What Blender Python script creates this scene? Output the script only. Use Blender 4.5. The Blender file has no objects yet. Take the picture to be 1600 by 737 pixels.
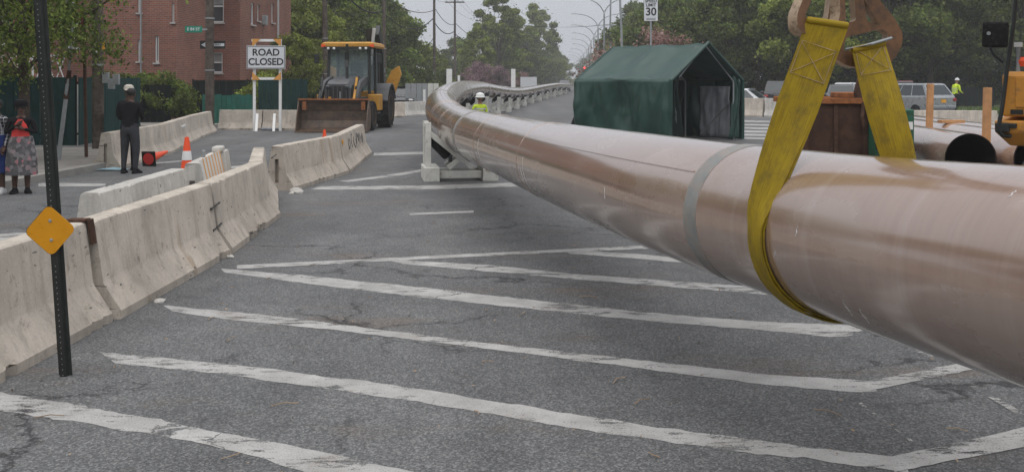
import bpy, bmesh, math, random
import numpy as np
from mathutils import Vector, Matrix, noise as mnoise
R = math.radians
random.seed(7)
scene = bpy.context.scene
COL = scene.collection

# ------------------------------------------------------------------ camera, sky, sun, exposure
CAMH, FOC = 1.8, 1600.0
cam_d = bpy.data.cameras.new('camera'); cam = bpy.data.objects.new('camera', cam_d); COL.objects.link(cam)
cam.location = (0, 0, CAMH); cam.rotation_euler = (R(90), 0, 0)
cam_d.sensor_width = 36; cam_d.sensor_fit = 'HORIZONTAL'; cam_d.lens = 36.0
cam_d.shift_y = -240.5 / 1600.0
cam_d.clip_start = 0.05; cam_d.clip_end = 3000
scene.camera = cam
SUN_EL, SUN_AZ = 76, 200
w = bpy.data.worlds.new('World'); scene.world = w; w.use_nodes = True
wn = w.node_tree.nodes; wl = w.node_tree.links; wn.clear()
sky = wn.new('ShaderNodeTexSky'); sky.sky_type = 'NISHITA'; sky.sun_disc = False
sky.sun_elevation = R(SUN_EL); sky.sun_rotation = R(SUN_AZ); sky.air_density = 1.0; sky.dust_density = 4.0; sky.ozone_density = 1.0
hs = wn.new('ShaderNodeHueSaturation'); hs.inputs['Saturation'].default_value = 0.12
mxs = wn.new('ShaderNodeMix'); mxs.data_type = 'RGBA'; mxs.inputs['Factor'].default_value = 0.75
mxs.inputs['B'].default_value = (6.0, 6.28, 6.9, 1)          # even cloud deck
bg = wn.new('ShaderNodeBackground'); bg.inputs['Strength'].default_value = 0.068
wo = wn.new('ShaderNodeOutputWorld')
wl.new(sky.outputs[0], hs.inputs['Color']); wl.new(hs.outputs[0], mxs.inputs['A'])
wl.new(mxs.outputs['Result'], bg.inputs['Color']); wl.new(bg.outputs[0], wo.inputs['Surface'])
sd = bpy.data.lights.new('sun', 'SUN'); sd.energy = 1.5; sd.angle = R(100); sd.color = (1.0, 0.97, 0.93)
sun = bpy.data.objects.new('sun', sd); COL.objects.link(sun)
sun.rotation_euler = (R(90 - SUN_EL), 0, R(-SUN_AZ + 180)); sun.location = (0, -10, 40)
scene.view_settings.view_transform = 'Standard'; scene.view_settings.look = 'None'
scene.view_settings.exposure = 0.68; scene.view_settings.gamma = 1.0; scene.view_settings.use_curve_mapping = False
scene.render.engine = 'CYCLES'

# ------------------------------------------------------------------ plan helpers (a survey of the photo, real metres)
def at(px, py, d): return Vector(((px - 800) * d / FOC, d, CAMH - (py - 128) * d / FOC))
def gnd(px, py, z=0.0):
    d = (CAMH - z) * FOC / (py - 128); return Vector(((px - 800) * d / FOC, d, z))

# ------------------------------------------------------------------ materials
MATS = {}
def mk(name):
    m = bpy.data.materials.new(name); m.use_nodes = True; nt = m.node_tree
    b = nt.nodes['Principled BSDF']; MATS[name] = m
    return m, nt, b
def N(nt, t, **kw):
    n = nt.nodes.new(t)
    for k, v in kw.items():
        if k in n.inputs: n.inputs[k].default_value = v
        else: setattr(n, k, v)
    return n
def ramp(nt, fac, stops):
    r = nt.nodes.new('ShaderNodeValToRGB'); e = r.color_ramp.elements
    while len(e) < len(stops): e.new(0.5)
    for i, (p, c) in enumerate(stops):
        e[i].position = p; e[i].color = (*c, 1) if len(c) == 3 else c
    nt.links.new(fac, r.inputs[0]); return r.outputs[0]
def mixc(nt, f, a, b, bt='MIX'):
    n = nt.nodes.new('ShaderNodeMix'); n.data_type = 'RGBA'; n.blend_type = bt
    for k, v in (('Factor', f), ('A', a), ('B', b)):
        s = n.inputs[k] if k != 'Factor' else n.inputs[0]
        if k != 'Factor': s = n.inputs[6] if k == 'A' else n.inputs[7]
        if isinstance(v, (int, float)): s.default_value = v
        elif isinstance(v, tuple): s.default_value = (*v, 1) if len(v) == 3 else v
        else: nt.links.new(v, s)
    return n.outputs[2]
def coords(nt, scale=(1, 1, 1), kind='Object', rnd=True):
    tc = nt.nodes.new('ShaderNodeTexCoord'); mp = nt.nodes.new('ShaderNodeMapping')
    mp.inputs['Scale'].default_value = scale
    nt.links.new(tc.outputs[kind], mp.inputs['Vector'])
    if rnd:
        oi = nt.nodes.new('ShaderNodeObjectInfo'); mu = nt.nodes.new('ShaderNodeMath'); mu.operation = 'MULTIPLY'
        mu.inputs[1].default_value = 37.0
        nt.links.new(oi.outputs['Random'], mu.inputs[0]); cb = nt.nodes.new('ShaderNodeCombineXYZ')
        for i in range(3): nt.links.new(mu.outputs[0], cb.inputs[i])
        nt.links.new(cb.outputs[0], mp.inputs['Location'])
    return mp.outputs[0]
def noise(nt, vec, scale, detail=4, rough=0.55, out='Fac'):
    n = N(nt, 'ShaderNodeTexNoise'); n.inputs['Scale'].default_value = scale
    n.inputs['Detail'].default_value = detail; n.inputs['Roughness'].default_value = rough
    nt.links.new(vec, n.inputs['Vector']); return n.outputs[0] if out == 'Fac' else n.outputs[1]
def bump(nt, b, h, strength=0.3, dist=0.01):
    n = nt.nodes.new('ShaderNodeBump'); n.inputs['Strength'].default_value = strength; n.inputs['Distance'].default_value = dist
    nt.links.new(h, n.inputs['Height']); nt.links.new(n.outputs[0], b.inputs['Normal'])
def simple(name, col, rough=0.6, metal=0.0, var=0.25, scale=3.0, bmp=0.0, dirt=None, dirt_amt=0.5, spec=0.5, coat=0.0):
    """painted / plain surface with mottling, and optional dirt or rust in patches of its own"""
    m, nt, b = mk(name)
    v = coords(nt)
    n1 = noise(nt, v, scale, 6, 0.6)
    lo = tuple(c * (1 - var) for c in col); hi = tuple(min(1, c * (1 + var)) for c in col)
    c = ramp(nt, n1, [(0.3, lo), (0.7, hi)])
    if dirt:
        n2 = noise(nt, v, scale * 2.3, 8, 0.7)
        f = ramp(nt, n2, [(0.62 - 0.25 * dirt_amt, (0, 0, 0)), (0.75 - 0.15 * dirt_amt, (1, 1, 1))])
        c = mixc(nt, f, c, dirt)
    nt.links.new(c, b.inputs['Base Color'])
    rr = ramp(nt, n1, [(0.3, (max(0, rough - .1),) * 3), (0.7, (min(1, rough + .1),) * 3)])
    nt.links.new(rr, b.inputs['Roughness'])
    b.inputs['Metallic'].default_value = metal
    b.inputs['Specular IOR Level'].default_value = spec if rough < .7 or spec != .5 else .12
    b.inputs['Coat Weight'].default_value = coat
    if bmp: bump(nt, b, noise(nt, v, scale * 8, 4), bmp, 0.01)
    return m

def asphalt_mat():
    m, nt, b = mk('asphalt')
    v = coords(nt, rnd=False)
    fine = noise(nt, v, 160, 3, 0.7); vor = N(nt, 'ShaderNodeTexVoronoi'); vor.inputs['Scale'].default_value = 95
    nt.links.new(v, vor.inputs['Vector'])
    agg = ramp(nt, vor.outputs['Color'], [(0.1, (0.06, 0.062, 0.064)), (0.5, (0.15, 0.152, 0.157)), (0.95, (0.46, 0.46, 0.46))])
    c = mixc(nt, 0.42, agg, ramp(nt, fine, [(0.32, (0.05, 0.051, 0.053)), (0.68, (0.32, 0.322, 0.326))]))
    big = noise(nt, v, 0.35, 6, 0.6); med = noise(nt, v, 1.7, 8, 0.65)
    c = mixc(nt, 1.0, c, ramp(nt, big, [(0.3, (0.72, 0.73, 0.73)), (0.7, (1.0, 1.0, 1.0))]), 'MULTIPLY')
    c = mixc(nt, 1.0, c, ramp(nt, med, [(0.3, (0.72, 0.72, 0.72)), (0.7, (1.0, 1.0, 0.99))]), 'MULTIPLY')
    # wheel-worn lanes stretched along the street
    v2 = coords(nt, (1.1, 0.05, 1), rnd=False)
    c = mixc(nt, 1.0, c, ramp(nt, noise(nt, v2, 1.0, 5, 0.6), [(0.3, (0.74, 0.74, 0.75)), (0.7, (1.0, 1.0, 1.0))]), 'MULTIPLY')
    # brownish rust / soil stains
    st = noise(nt, coords(nt, (0.5, 1.1, 1), rnd=False), 0.8, 7, 0.7)
    c = mixc(nt, ramp(nt, st, [(0.56, (0, 0, 0)), (0.70, (0.5, 0.5, 0.5))]), c, (0.15, 0.105, 0.07))
    oil = noise(nt, coords(nt, (0.9, 0.6, 1), rnd=False), 1.1, 8, 0.72)
    c = mixc(nt, ramp(nt, oil, [(0.60, (0, 0, 0)), (0.72, (0.6, 0.6, 0.6))]), c, (0.035, 0.035, 0.037))
    # tar-dark cracks with wandering lines
    wv = nt.nodes.new('ShaderNodeVectorMath'); wv.operation = 'MULTIPLY_ADD'
    nt.links.new(noise(nt, v, 1.3, 6, 0.65, 'Color'), wv.inputs[0]); wv.inputs[1].default_value = (1.5, 1.5, 0); nt.links.new(v, wv.inputs[2])
    ck = N(nt, 'ShaderNodeTexVoronoi'); ck.feature = 'DISTANCE_TO_EDGE'; ck.inputs['Scale'].default_value = 0.38
    nt.links.new(wv.outputs[0], ck.inputs['Vector'])
    crack = ramp(nt, ck.outputs['Distance'], [(0.0, (1, 1, 1)), (0.013, (0, 0, 0))])
    cm = mixc(nt, 1.0, crack, ramp(nt, noise(nt, v, 0.5, 3), [(0.45, (0, 0, 0)), (0.58, (0.9, 0.9, 0.9))]), 'MULTIPLY')
    c = mixc(nt, cm, c, (0.022, 0.022, 0.024))
    nt.links.new(c, b.inputs['Base Color']); b.inputs['Roughness'].default_value = 0.82
    b.inputs['Specular IOR Level'].default_value = 0.3
    h = mixc(nt, 0.5, vor.outputs['Distance'], fine)
    bump(nt, b, h, 0.5, 0.006)
    return m
def paint_mat(name='road_paint', wear=0.0):
    m, nt, b = mk(name)
    v = coords(nt, rnd=False); vx = coords(nt, (.5, 1.6, 1), rnd=False)
    n1 = noise(nt, vx, 7, 9, 0.74); n2 = noise(nt, v, 1.0, 4); sp = noise(nt, v, 110, 2, 0.7)
    c = ramp(nt, noise(nt, v, 3, 7, 0.65), [(0.28, (0.27, 0.265, 0.255)), (0.72, (0.47, 0.465, 0.455))])
    c = mixc(nt, ramp(nt, noise(nt, v, 1.7, 6, 0.7), [(0.56, (0, 0, 0)), (0.70, (0.45, 0.45, 0.45))]), c, (0.24, 0.205, 0.17))
    nt.links.new(c, b.inputs['Base Color']); b.inputs['Roughness'].default_value = 0.8
    def math_(op, a, q):
        n = nt.nodes.new('ShaderNodeMath'); n.operation = op
        for k, x in enumerate((a, q)):
            if isinstance(x, (int, float)): n.inputs[k].default_value = x
            else: nt.links.new(x, n.inputs[k])
        return n.outputs[0]
    mm = math_('ADD', n1, math_('MULTIPLY', n2, 0.5))
    mm = math_('ADD', mm, math_('MULTIPLY', sp, 0.22))
    solid = ramp(nt, mm, [(0.90 - wear, (1, 1, 1)), (0.985 - wear, (0, 0, 0))])
    wv = nt.nodes.new('ShaderNodeVectorMath'); wv.operation = 'MULTIPLY_ADD'
    nt.links.new(noise(nt, v, 2.2, 6, 0.65, 'Color'), wv.inputs[0]); wv.inputs[1].default_value = (.9, .9, 0); nt.links.new(v, wv.inputs[2])
    ck = N(nt, 'ShaderNodeTexVoronoi'); ck.feature = 'DISTANCE_TO_EDGE'; ck.inputs['Scale'].default_value = 1.1
    nt.links.new(wv.outputs[0], ck.inputs['Vector'])
    keep = ramp(nt, mixc(nt, 0.5, ck.outputs['Distance'], ramp(nt, noise(nt, v, 0.9, 3), [(.35, (0, 0, 0)), (.6, (.06, .06, .06))])), [(0.005, (0, 0, 0)), (0.014, (1, 1, 1))])
    thin = ramp(nt, sp, [(0.56, (1, 1, 1)), (0.72, (0.45, 0.45, 0.45))])
    nt.links.new(math_('MULTIPLY', math_('MULTIPLY', solid, keep), thin), b.inputs['Alpha'])
    return m
def concrete_mat(name, base, dark=0.6, streak=True, stain=(0.16, 0.13, 0.10)):
    m, nt, b = mk(name)
    v = coords(nt)
    n1 = noise(nt, v, 1.6, 8, 0.65)
    c = ramp(nt, n1, [(0.28, tuple(k * 0.66 for k in base)), (0.72, tuple(k * 1.18 for k in base))])
    if streak:
        vs = coords(nt, (9, 9, 0.55))
        s = noise(nt, vs, 1.0, 6, 0.65)
        c = mixc(nt, ramp(nt, s, [(0.50, (0, 0, 0)), (0.68, (0.7, 0.7, 0.7))]), c, tuple(k * dark for k in base))
        vr = coords(nt, (3.2, 3.2, 0.22))
        rs = noise(nt, vr, 1.0, 5, 0.6)
        c = mixc(nt, ramp(nt, rs, [(0.63, (0, 0, 0)), (0.72, (0.5, 0.5, 0.5))]), c, (0.30, 0.20, 0.11))
    sp = noise(nt, v, 7, 9, 0.75)
    c = mixc(nt, ramp(nt, sp, [(0.57, (0, 0, 0)), (0.70, (0.75, 0.75, 0.75))]), c, stain)
    # scuff marks: thin slanted dark scratches
    vs2 = coords(nt, (2, 6, 22)); sc = noise(nt, vs2, 1.3, 3, 0.5)
    c = mixc(nt, ramp(nt, sc, [(0.68, (0, 0, 0)), (0.72, (0.75, 0.75, 0.75))]), c, (0.06, 0.055, 0.05))
    g = noise(nt, v, 60, 3, 0.6)
    c = mixc(nt, 1.0, c, ramp(nt, g, [(0.3, (0.9, 0.9, 0.9)), (0.7, (1.08, 1.08, 1.08))]), 'MULTIPLY')
    nt.links.new(c, b.inputs['Base Color']); b.inputs['Roughness'].default_value = 0.88
    b.inputs['Specular IOR Level'].default_value = 0.25
    bump(nt, b, mixc(nt, 0.5, sp, g), 0.35, 0.008)
    return m
def pipe_mat():
    m, nt, b = mk('pipe_coating')
    tc = nt.nodes.new('ShaderNodeUVMap'); tc.uv_map = 'UVMap'
    def vec(sx, sy):
        mp = nt.nodes.new('ShaderNodeMapping'); mp.inputs['Scale'].default_value = (sx, sy, 1)
        nt.links.new(tc.outputs[0], mp.inputs['Vector']); return mp.outputs[0]
    rings = noise(nt, vec(24, 1.0), 1.0, 6, 0.65)
    broad = noise(nt, vec(0.9, 1.1), 1.0, 6, 0.6)
    dust = noise(nt, vec(1.1, 2.4), 1.0, 7, 0.56)
    c = ramp(nt, broad, [(0.3, (0.275, 0.178, 0.132)), (0.7, (0.335, 0.228, 0.178))])
    c = mixc(nt, 1.0, c, ramp(nt, rings, [(0.3, (0.93, 0.93, 0.93)), (0.7, (1.06, 1.06, 1.06))]), 'MULTIPLY')
    c = mixc(nt, ramp(nt, dust, [(0.49, (0, 0, 0)), (0.58, (0.20, 0.20, 0.20))]), c, (0.50, 0.43, 0.39))
    chk = noise(nt, vec(7, .5), 1.0, 6, 0.65)
    c = mixc(nt, ramp(nt, chk, [(0.55, (0, 0, 0)), (0.75, (0.22, 0.22, 0.22))]), c, (0.52, 0.46, 0.43))
    scr = noise(nt, vec(40, 5), 1.0, 4, 0.7)
    c = mixc(nt, ramp(nt, scr, [(0.75, (0, 0, 0)), (0.80, (0.25, 0.25, 0.25))]), c, (0.5, 0.45, 0.42))
    nt.links.new(c, b.inputs['Base Color'])
    nt.links.new(ramp(nt, dust, [(0.45, (0.20,) * 3), (0.6, (0.30,) * 3)]), b.inputs['Roughness'])
    b.inputs['Specular IOR Level'].default_value = 0.9
    b.inputs['Coat Weight'].default_value = 1.0; b.inputs['Coat IOR'].default_value = 1.95
    nt.links.new(ramp(nt, rings, [(0.3, (0.09,) * 3), (0.75, (0.17,) * 3)]), b.inputs['Coat Roughness'])
    bump(nt, b, rings, 0.02, 0.003)
    return m
def leaf_mat(name, c0, c1, c2):
    m, nt, b = mk(name)
    g = nt.nodes.new('ShaderNodeNewGeometry')
    oi = nt.nodes.new('ShaderNodeObjectInfo')
    c = ramp(nt, g.outputs['Random Per Island'], [(0.0, c0), (0.55, c1), (1.0, c2)])
    hsn = nt.nodes.new('ShaderNodeHueSaturation'); nt.links.new(c, hsn.inputs['Color'])
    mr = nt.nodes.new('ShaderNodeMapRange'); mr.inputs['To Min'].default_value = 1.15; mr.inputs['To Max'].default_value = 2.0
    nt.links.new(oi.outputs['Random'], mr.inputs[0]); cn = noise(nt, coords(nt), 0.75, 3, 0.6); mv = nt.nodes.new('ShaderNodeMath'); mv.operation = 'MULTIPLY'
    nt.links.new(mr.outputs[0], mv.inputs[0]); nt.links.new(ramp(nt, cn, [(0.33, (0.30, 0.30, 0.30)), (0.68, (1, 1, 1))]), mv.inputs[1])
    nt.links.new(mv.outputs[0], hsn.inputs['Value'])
    b.inputs['Roughness'].default_value = 0.6; b.inputs['Specular IOR Level'].default_value = 0.25
    nt.links.new(hsn.outputs[0], b.inputs['Base Color'])
    tr = nt.nodes.new('ShaderNodeBsdfTranslucent'); nt.links.new(hsn.outputs[0], tr.inputs['Color'])
    mx = nt.nodes.new('ShaderNodeMixShader'); mx.inputs[0].default_value = 0.35
    out = nt.nodes['Material Output']
    nt.links.new(b.outputs[0], mx.inputs[1]); nt.links.new(tr.outputs[0], mx.inputs[2]); nt.links.new(mx.outputs[0], out.inputs['Surface'])
    return m
def brick_mat(name, a, bcol, mortar):
    m, nt, b = mk(name)
    tc = nt.nodes.new('ShaderNodeUVMap'); tc.uv_map = 'UVMap'
    br = nt.nodes.new('ShaderNodeTexBrick')
    br.inputs['Color1'].default_value = (*a, 1); br.inputs['Color2'].default_value = (*bcol, 1); br.inputs['Mortar'].default_value = (*mortar, 1)
    br.inputs['Scale'].default_value = 1.0; br.inputs['Mortar Size'].default_value = 0.011; br.inputs['Bias'].default_value = -0.1
    br.inputs['Brick Width'].default_value = 0.24; br.inputs['Row Height'].default_value = 0.085
    nt.links.new(tc.outputs[0], br.inputs['Vector'])
    n = noise(nt, coords(nt), 0.5, 7, 0.65)
    c = mixc(nt, 1.0, br.outputs[0], ramp(nt, n, [(0.3, (0.75, 0.75, 0.76)), (0.7, (1.2, 1.18, 1.16))]), 'MULTIPLY')
    nt.links.new(c, b.inputs['Base Color']); b.inputs['Roughness'].default_value = 0.9; b.inputs['Specular IOR Level'].default_value = 0.2
    iv = nt.nodes.new('ShaderNodeInvert'); nt.links.new(br.outputs[1], iv.inputs[1])
    bump(nt, b, iv.outputs[0], 0.4, 0.01)
    return m
def sling_mat():
    m, nt, b = mk('sling_webbing')
    v = coords(nt, rnd=True)
    tc = nt.nodes.new('ShaderNodeUVMap'); tc.uv_map = 'UVMap'
    mq = nt.nodes.new('ShaderNodeMapping'); mq.inputs['Scale'].default_value = (2.2, 7, 1); nt.links.new(tc.outputs[0], mq.inputs['Vector'])
    n1 = noise(nt, mq.outputs[0], 1.0, 9, 0.72)
    mp = nt.nodes.new('ShaderNodeMapping'); mp.inputs['Scale'].default_value = (46, 5, 1); nt.links.new(tc.outputs[0], mp.inputs['Vector'])
    weave = noise(nt, mp.outputs[0], 1.0, 4, 0.6)
    c = ramp(nt, weave, [(0.3, (0.22, 0.145, 0.005)), (0.7, (0.40, 0.285, 0.012))])
    c = mixc(nt, ramp(nt, n1, [(0.46, (0, 0, 0)), (0.68, (0.7, 0.7, 0.7))]), c, (0.10, 0.07, 0.022))
    nt.links.new(c, b.inputs['Base Color']); b.inputs['Roughness'].default_value = 0.7
    b.inputs['Specular IOR Level'].default_value = 0.3
    bump(nt, b, weave, 0.3, 0.003)
    return m
def glass_mat(name, col=(0.03, 0.04, 0.045)):
    m, nt, b = mk(name); b.inputs['Base Color'].default_value = (*col, 1); b.inputs['Roughness'].default_value = 0.06
    b.inputs['Specular IOR Level'].default_value = 0.8
    return m
def clear_glass(name):
    m, nt, b = mk(name); b.inputs['Base Color'].default_value = (0.25, 0.32, 0.34, 1); b.inputs['Roughness'].default_value = 0.05
    b.inputs['Alpha'].default_value = 0.45
    return m
def emit(name, col, s):
    m, nt, b = mk(name); b.inputs['Emission Color'].default_value = (*col, 1); b.inputs['Emission Strength'].default_value = s
    b.inputs['Base Color'].default_value = (*col, 1); return m

asphalt_mat(); paint_mat(); paint_mat('road_paint_faint', 0.12); pipe_mat(); sling_mat()
concrete_mat('barrier_concrete', (0.53, 0.475, 0.41)); concrete_mat('barrier_concrete_pale', (0.56, 0.54, 0.505))
concrete_mat('pavement', (0.27, 0.255, 0.235), streak=False); concrete_mat('kerb', (0.31, 0.30, 0.28), streak=False)
brick_mat('brick_red', (0.25, 0.085, 0.052), (0.17, 0.06, 0.042), (0.19, 0.16, 0.145))
brick_mat('brick_rose', (0.29, 0.108, 0.068), (0.20, 0.075, 0.052), (0.24, 0.20, 0.18))
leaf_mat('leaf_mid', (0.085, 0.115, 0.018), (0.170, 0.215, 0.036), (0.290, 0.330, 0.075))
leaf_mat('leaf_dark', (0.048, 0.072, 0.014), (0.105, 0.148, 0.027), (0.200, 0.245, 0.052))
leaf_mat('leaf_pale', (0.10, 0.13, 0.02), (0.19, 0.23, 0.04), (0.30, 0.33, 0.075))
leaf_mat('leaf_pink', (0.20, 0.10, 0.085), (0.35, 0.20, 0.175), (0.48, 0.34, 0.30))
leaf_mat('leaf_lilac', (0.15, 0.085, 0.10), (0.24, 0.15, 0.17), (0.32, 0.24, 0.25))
leaf_mat('grass_blade', (0.05, 0.09, 0.018), (0.09, 0.15, 0.03), (0.15, 0.20, 0.05))
simple('grass_soil', (0.07, 0.10, 0.03), 0.9, var=0.4, scale=6)
simple('soil', (0.045, 0.042, 0.030), 0.95, var=0.4, scale=2)
simple('bark', (0.075, 0.060, 0.048), 0.9, var=0.4, scale=5, bmp=0.6)
simple('pole_wood', (0.115, 0.095, 0.080), 0.9, var=0.35, scale=3, bmp=0.5, dirt=(0.06, 0.045, 0.035))
simple('stake_wood', (0.50, 0.27, 0.13), 0.8, var=0.2, scale=6, bmp=0.2)
simple('black_steel', (0.014, 0.017, 0.016), 0.45, var=0.3, scale=12, dirt=(0.03, 0.03, 0.028), dirt_amt=0.4)
simple('black_rubber', (0.016, 0.016, 0.017), 0.8, var=0.3, scale=7, dirt=(0.05, 0.045, 0.04), dirt_amt=0.4)
simple('galvanised', (0.33, 0.35, 0.36), 0.5, metal=0.4, var=0.15, scale=8)
simple('grey_paint', (0.075, 0.08, 0.088), 0.45, var=0.2, scale=4, dirt=(0.10, 0.085, 0.07), dirt_amt=0.4)
simple('machine_yellow', (0.52, 0.255, 0.025), 0.45, var=0.12, scale=3, dirt=(0.22, 0.13, 0.05), dirt_amt=0.35)
simple('machine_orange', (0.56, 0.245, 0.028), 0.5, var=0.12, scale=3, dirt=(0.28, 0.13, 0.04), dirt_amt=0.35)
simple('bucket_steel', (0.12, 0.078, 0.052), 0.55, var=0.4, scale=2.5, dirt=(0.055, 0.04, 0.032), dirt_amt=0.7)
simple('rust', (0.080, 0.043, 0.030), 0.8, var=0.35, scale=4, dirt=(0.05, 0.03, 0.022), bmp=0.3)
simple('rust_bright', (0.30, 0.115, 0.045), 0.85, var=0.3, scale=6, dirt=(0.12, 0.055, 0.03))
simple('rigging_steel', (0.155, 0.075, 0.032), 0.6, var=0.25, scale=6, dirt=(0.07, 0.038, 0.02), dirt_amt=0.6)
simple('rigging_edge', (0.38, 0.28, 0.19), 0.5, var=0.2, scale=14, dirt=(0.14, 0.09, 0.05))
simple('white_frame', (0.62, 0.62, 0.58), 0.6, var=0.12, scale=5, dirt=(0.33, 0.25, 0.17), dirt_amt=0.25)
simple('white_paint', (0.78, 0.78, 0.77), 0.5, var=0.06, scale=5)
simple('sign_white', (0.66, 0.68, 0.71), 0.4, var=0.04, scale=3)
simple('sign_black', (0.012, 0.012, 0.013), 0.5)
simple('sign_green', (0.01, 0.22, 0.14), 0.4, var=0.08)
simple('sign_red', (0.20, 0.025, 0.028), 0.45, var=0.1)
simple('sign_amber', (0.66, 0.285, 0.004), 0.32, var=0.07, scale=9)
simple('orange_plastic', (0.85, 0.085, 0.018), 0.45, var=0.1, scale=6)
simple('orange_red', (0.62, 0.03, 0.02), 0.5, var=0.1)
simple('orange_wood', (0.62, 0.30, 0.08), 0.7, var=0.15)
simple('stripe_orange', (0.72, 0.33, 0.05), 0.5)
simple('reflector_white', (0.75, 0.75, 0.75), 0.4, var=0.1)
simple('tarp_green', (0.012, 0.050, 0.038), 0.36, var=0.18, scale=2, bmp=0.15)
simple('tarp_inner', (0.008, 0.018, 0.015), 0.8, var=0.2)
simple('tarp_black', (0.008, 0.009, 0.009), 0.6)
simple('liner_grey', (0.22, 0.23, 0.25), 0.5, var=0.2)
simple('fence_green', (0.014, 0.045, 0.042), 0.75, var=0.3, scale=3)
simple('fence_teal', (0.028, 0.125, 0.095), 0.7, var=0.25, scale=2)
simple('fence_dark', (0.008, 0.014, 0.012), 0.8, var=0.3)
simple('cabinet_green', (0.015, 0.105, 0.06), 0.45, var=0.15, dirt=(0.04, 0.05, 0.03))
simple('band_grey', (0.235, 0.245, 0.24), 0.45, var=0.25, scale=5, dirt=(0.30, 0.25, 0.22), dirt_amt=0.75)
simple('cable', (0.02, 0.02, 0.022), 0.7)
simple('trim_white', (0.66, 0.67, 0.67), 0.6, var=0.05)
simple('stone_sill', (0.45, 0.44, 0.42), 0.8)
simple('roof_dark', (0.06, 0.05, 0.048), 0.9)
simple('curtain', (0.22, 0.22, 0.215), 0.9, var=0.3, scale=3)
simple('skin_dark', (0.085, 0.042, 0.028), 0.55, var=0.08)
simple('skin_tan', (0.28, 0.15, 0.10), 0.55, var=0.08)
simple('hair_black', (0.008, 0.007, 0.007), 0.6)
simple('cloth_black', (0.012, 0.012, 0.014), 0.85, var=0.3, scale=8)
simple('cloth_grey', (0.048, 0.050, 0.056), 0.9, var=0.2, scale=8)
simple('cloth_coral', (0.62, 0.065, 0.06), 0.8, var=0.1)
simple('cloth_blue', (0.018, 0.035, 0.13), 0.8, var=0.2)
simple('cloth_cream', (0.55, 0.52, 0.46), 0.8, var=0.1)
simple('hivis', (0.55, 0.72, 0.02), 0.6, var=0.1)
simple('silver_tape', (0.55, 0.56, 0.56), 0.3)
simple('plastic_white', (0.68, 0.69, 0.68), 0.4, var=0.05)
simple('car_silver', (0.30, 0.315, 0.325), 0.3, metal=0.35, var=0.04, coat=0.7)
simple('car_white', (0.62, 0.64, 0.66), 0.3, var=0.03, coat=0.7)
simple('car_black', (0.012, 0.013, 0.017), 0.25, var=0.1, coat=0.8)
simple('car_maroon', (0.10, 0.014, 0.022), 0.28, var=0.1, coat=0.8)
simple('car_grey', (0.09, 0.095, 0.105), 0.3, var=0.05, coat=0.7)
simple('tail_red', (0.30, 0.012, 0.018), 0.2)
simple('plate_amber', (0.72, 0.34, 0.02), 0.5)
simple('blue_rag', (0.32, 0.46, 0.52), 0.8)
simple('brass', (0.4, 0.28, 0.1), 0.5, metal=0.5)
simple('litter', (0.30, 0.22, 0.15), 0.9, var=0.5, scale=3)
simple('pipe_inside', (0.022, 0.016, 0.013), 0.85, var=0.3)
glass_mat('dark_glass'); clear_glass('cab_glass'); glass_mat('window_glass', (0.05, 0.06, 0.07))
emit('signal_red', (1.0, 0.06, 0.05), 2.0)
def floral():
    m, nt, b = mk('cloth_floral'); v = coords(nt)
    vo = N(nt, 'ShaderNodeTexVoronoi'); vo.inputs['Scale'].default_value = 16; nt.links.new(v, vo.inputs['Vector'])
    c = ramp(nt, vo.outputs['Color'], [(0.0, (0.05, 0.05, 0.053)), (0.5, (0.12, 0.115, 0.12)), (0.72, (0.24, 0.23, 0.235)), (0.9, (0.42, 0.16, 0.19))])
    nt.links.new(c, b.inputs['Base Color']); b.inputs['Roughness'].default_value = 0.9
def plaid():
    m, nt, b = mk('cloth_plaid'); v = coords(nt, (18, 18, 18), rnd=False)
    ck = nt.nodes.new('ShaderNodeTexBrick'); ck.offset = 0
    ck.inputs['Color1'].default_value = (0.015, 0.015, 0.02, 1); ck.inputs['Color2'].default_value = (0.03, 0.03, 0.04, 1); ck.inputs['Mortar'].default_value = (0.4, 0.4, 0.42, 1)
    ck.inputs['Scale'].default_value = 1; ck.inputs['Brick Width'].default_value = 1.0; ck.inputs['Row Height'].default_value = 1.0; ck.inputs['Mortar Size'].default_value = 0.09
    sx = nt.nodes.new('ShaderNodeSeparateXYZ'); cb = nt.nodes.new('ShaderNodeCombineXYZ')
    nt.links.new(v, sx.inputs[0]); nt.links.new(sx.outputs[0], cb.inputs[0]); nt.links.new(sx.outputs[2], cb.inputs[1]); nt.links.new(cb.outputs[0], ck.inputs['Vector'])
    nt.links.new(ck.outputs[0], b.inputs['Base Color']); b.inputs['Roughness'].default_value = 0.9
floral(); plaid()

# ------------------------------------------------------------------ mesh helpers
def link(o, parent=None):
    COL.objects.link(o)
    if parent: o.parent = parent
    return o
def tag(o, label=None, cat=None, group=None, kind=None):
    if label: o['label'] = label
    if cat: o['category'] = cat
    if group: o['group'] = group
    if kind: o['kind'] = kind
    return o
def empty(name, loc=(0, 0, 0), rz=0.0, label=None, cat=None, group=None, scale=1.0):
    o = bpy.data.objects.new(name, None); o.location = loc; o.rotation_euler = (0, 0, rz); o.scale = (scale,) * 3
    o.empty_display_size = 0.2
    link(o); return tag(o, label, cat, group)
def kids(o): return [c for c in bpy.data.objects if c.parent == o]
def copy_tree(o, parent=None, _map=None):
    if _map is None:
        _map = {}
        for c in bpy.data.objects:
            if c.parent: _map.setdefault(c.parent.name, []).append(c)
    c = o.copy(); link(c)
    if parent: c.parent = parent
    for ch in _map.get(o.name, []): copy_tree(ch, c, _map)
    return c
def basis(d, up=Vector((0, 0, 1))):
    d = d.normalized()
    if abs(d.dot(up)) > 0.99: up = Vector((0, 1, 0))
    x = d.cross(up).normalized(); y = x.cross(d).normalized()
    return x, y, d
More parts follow.
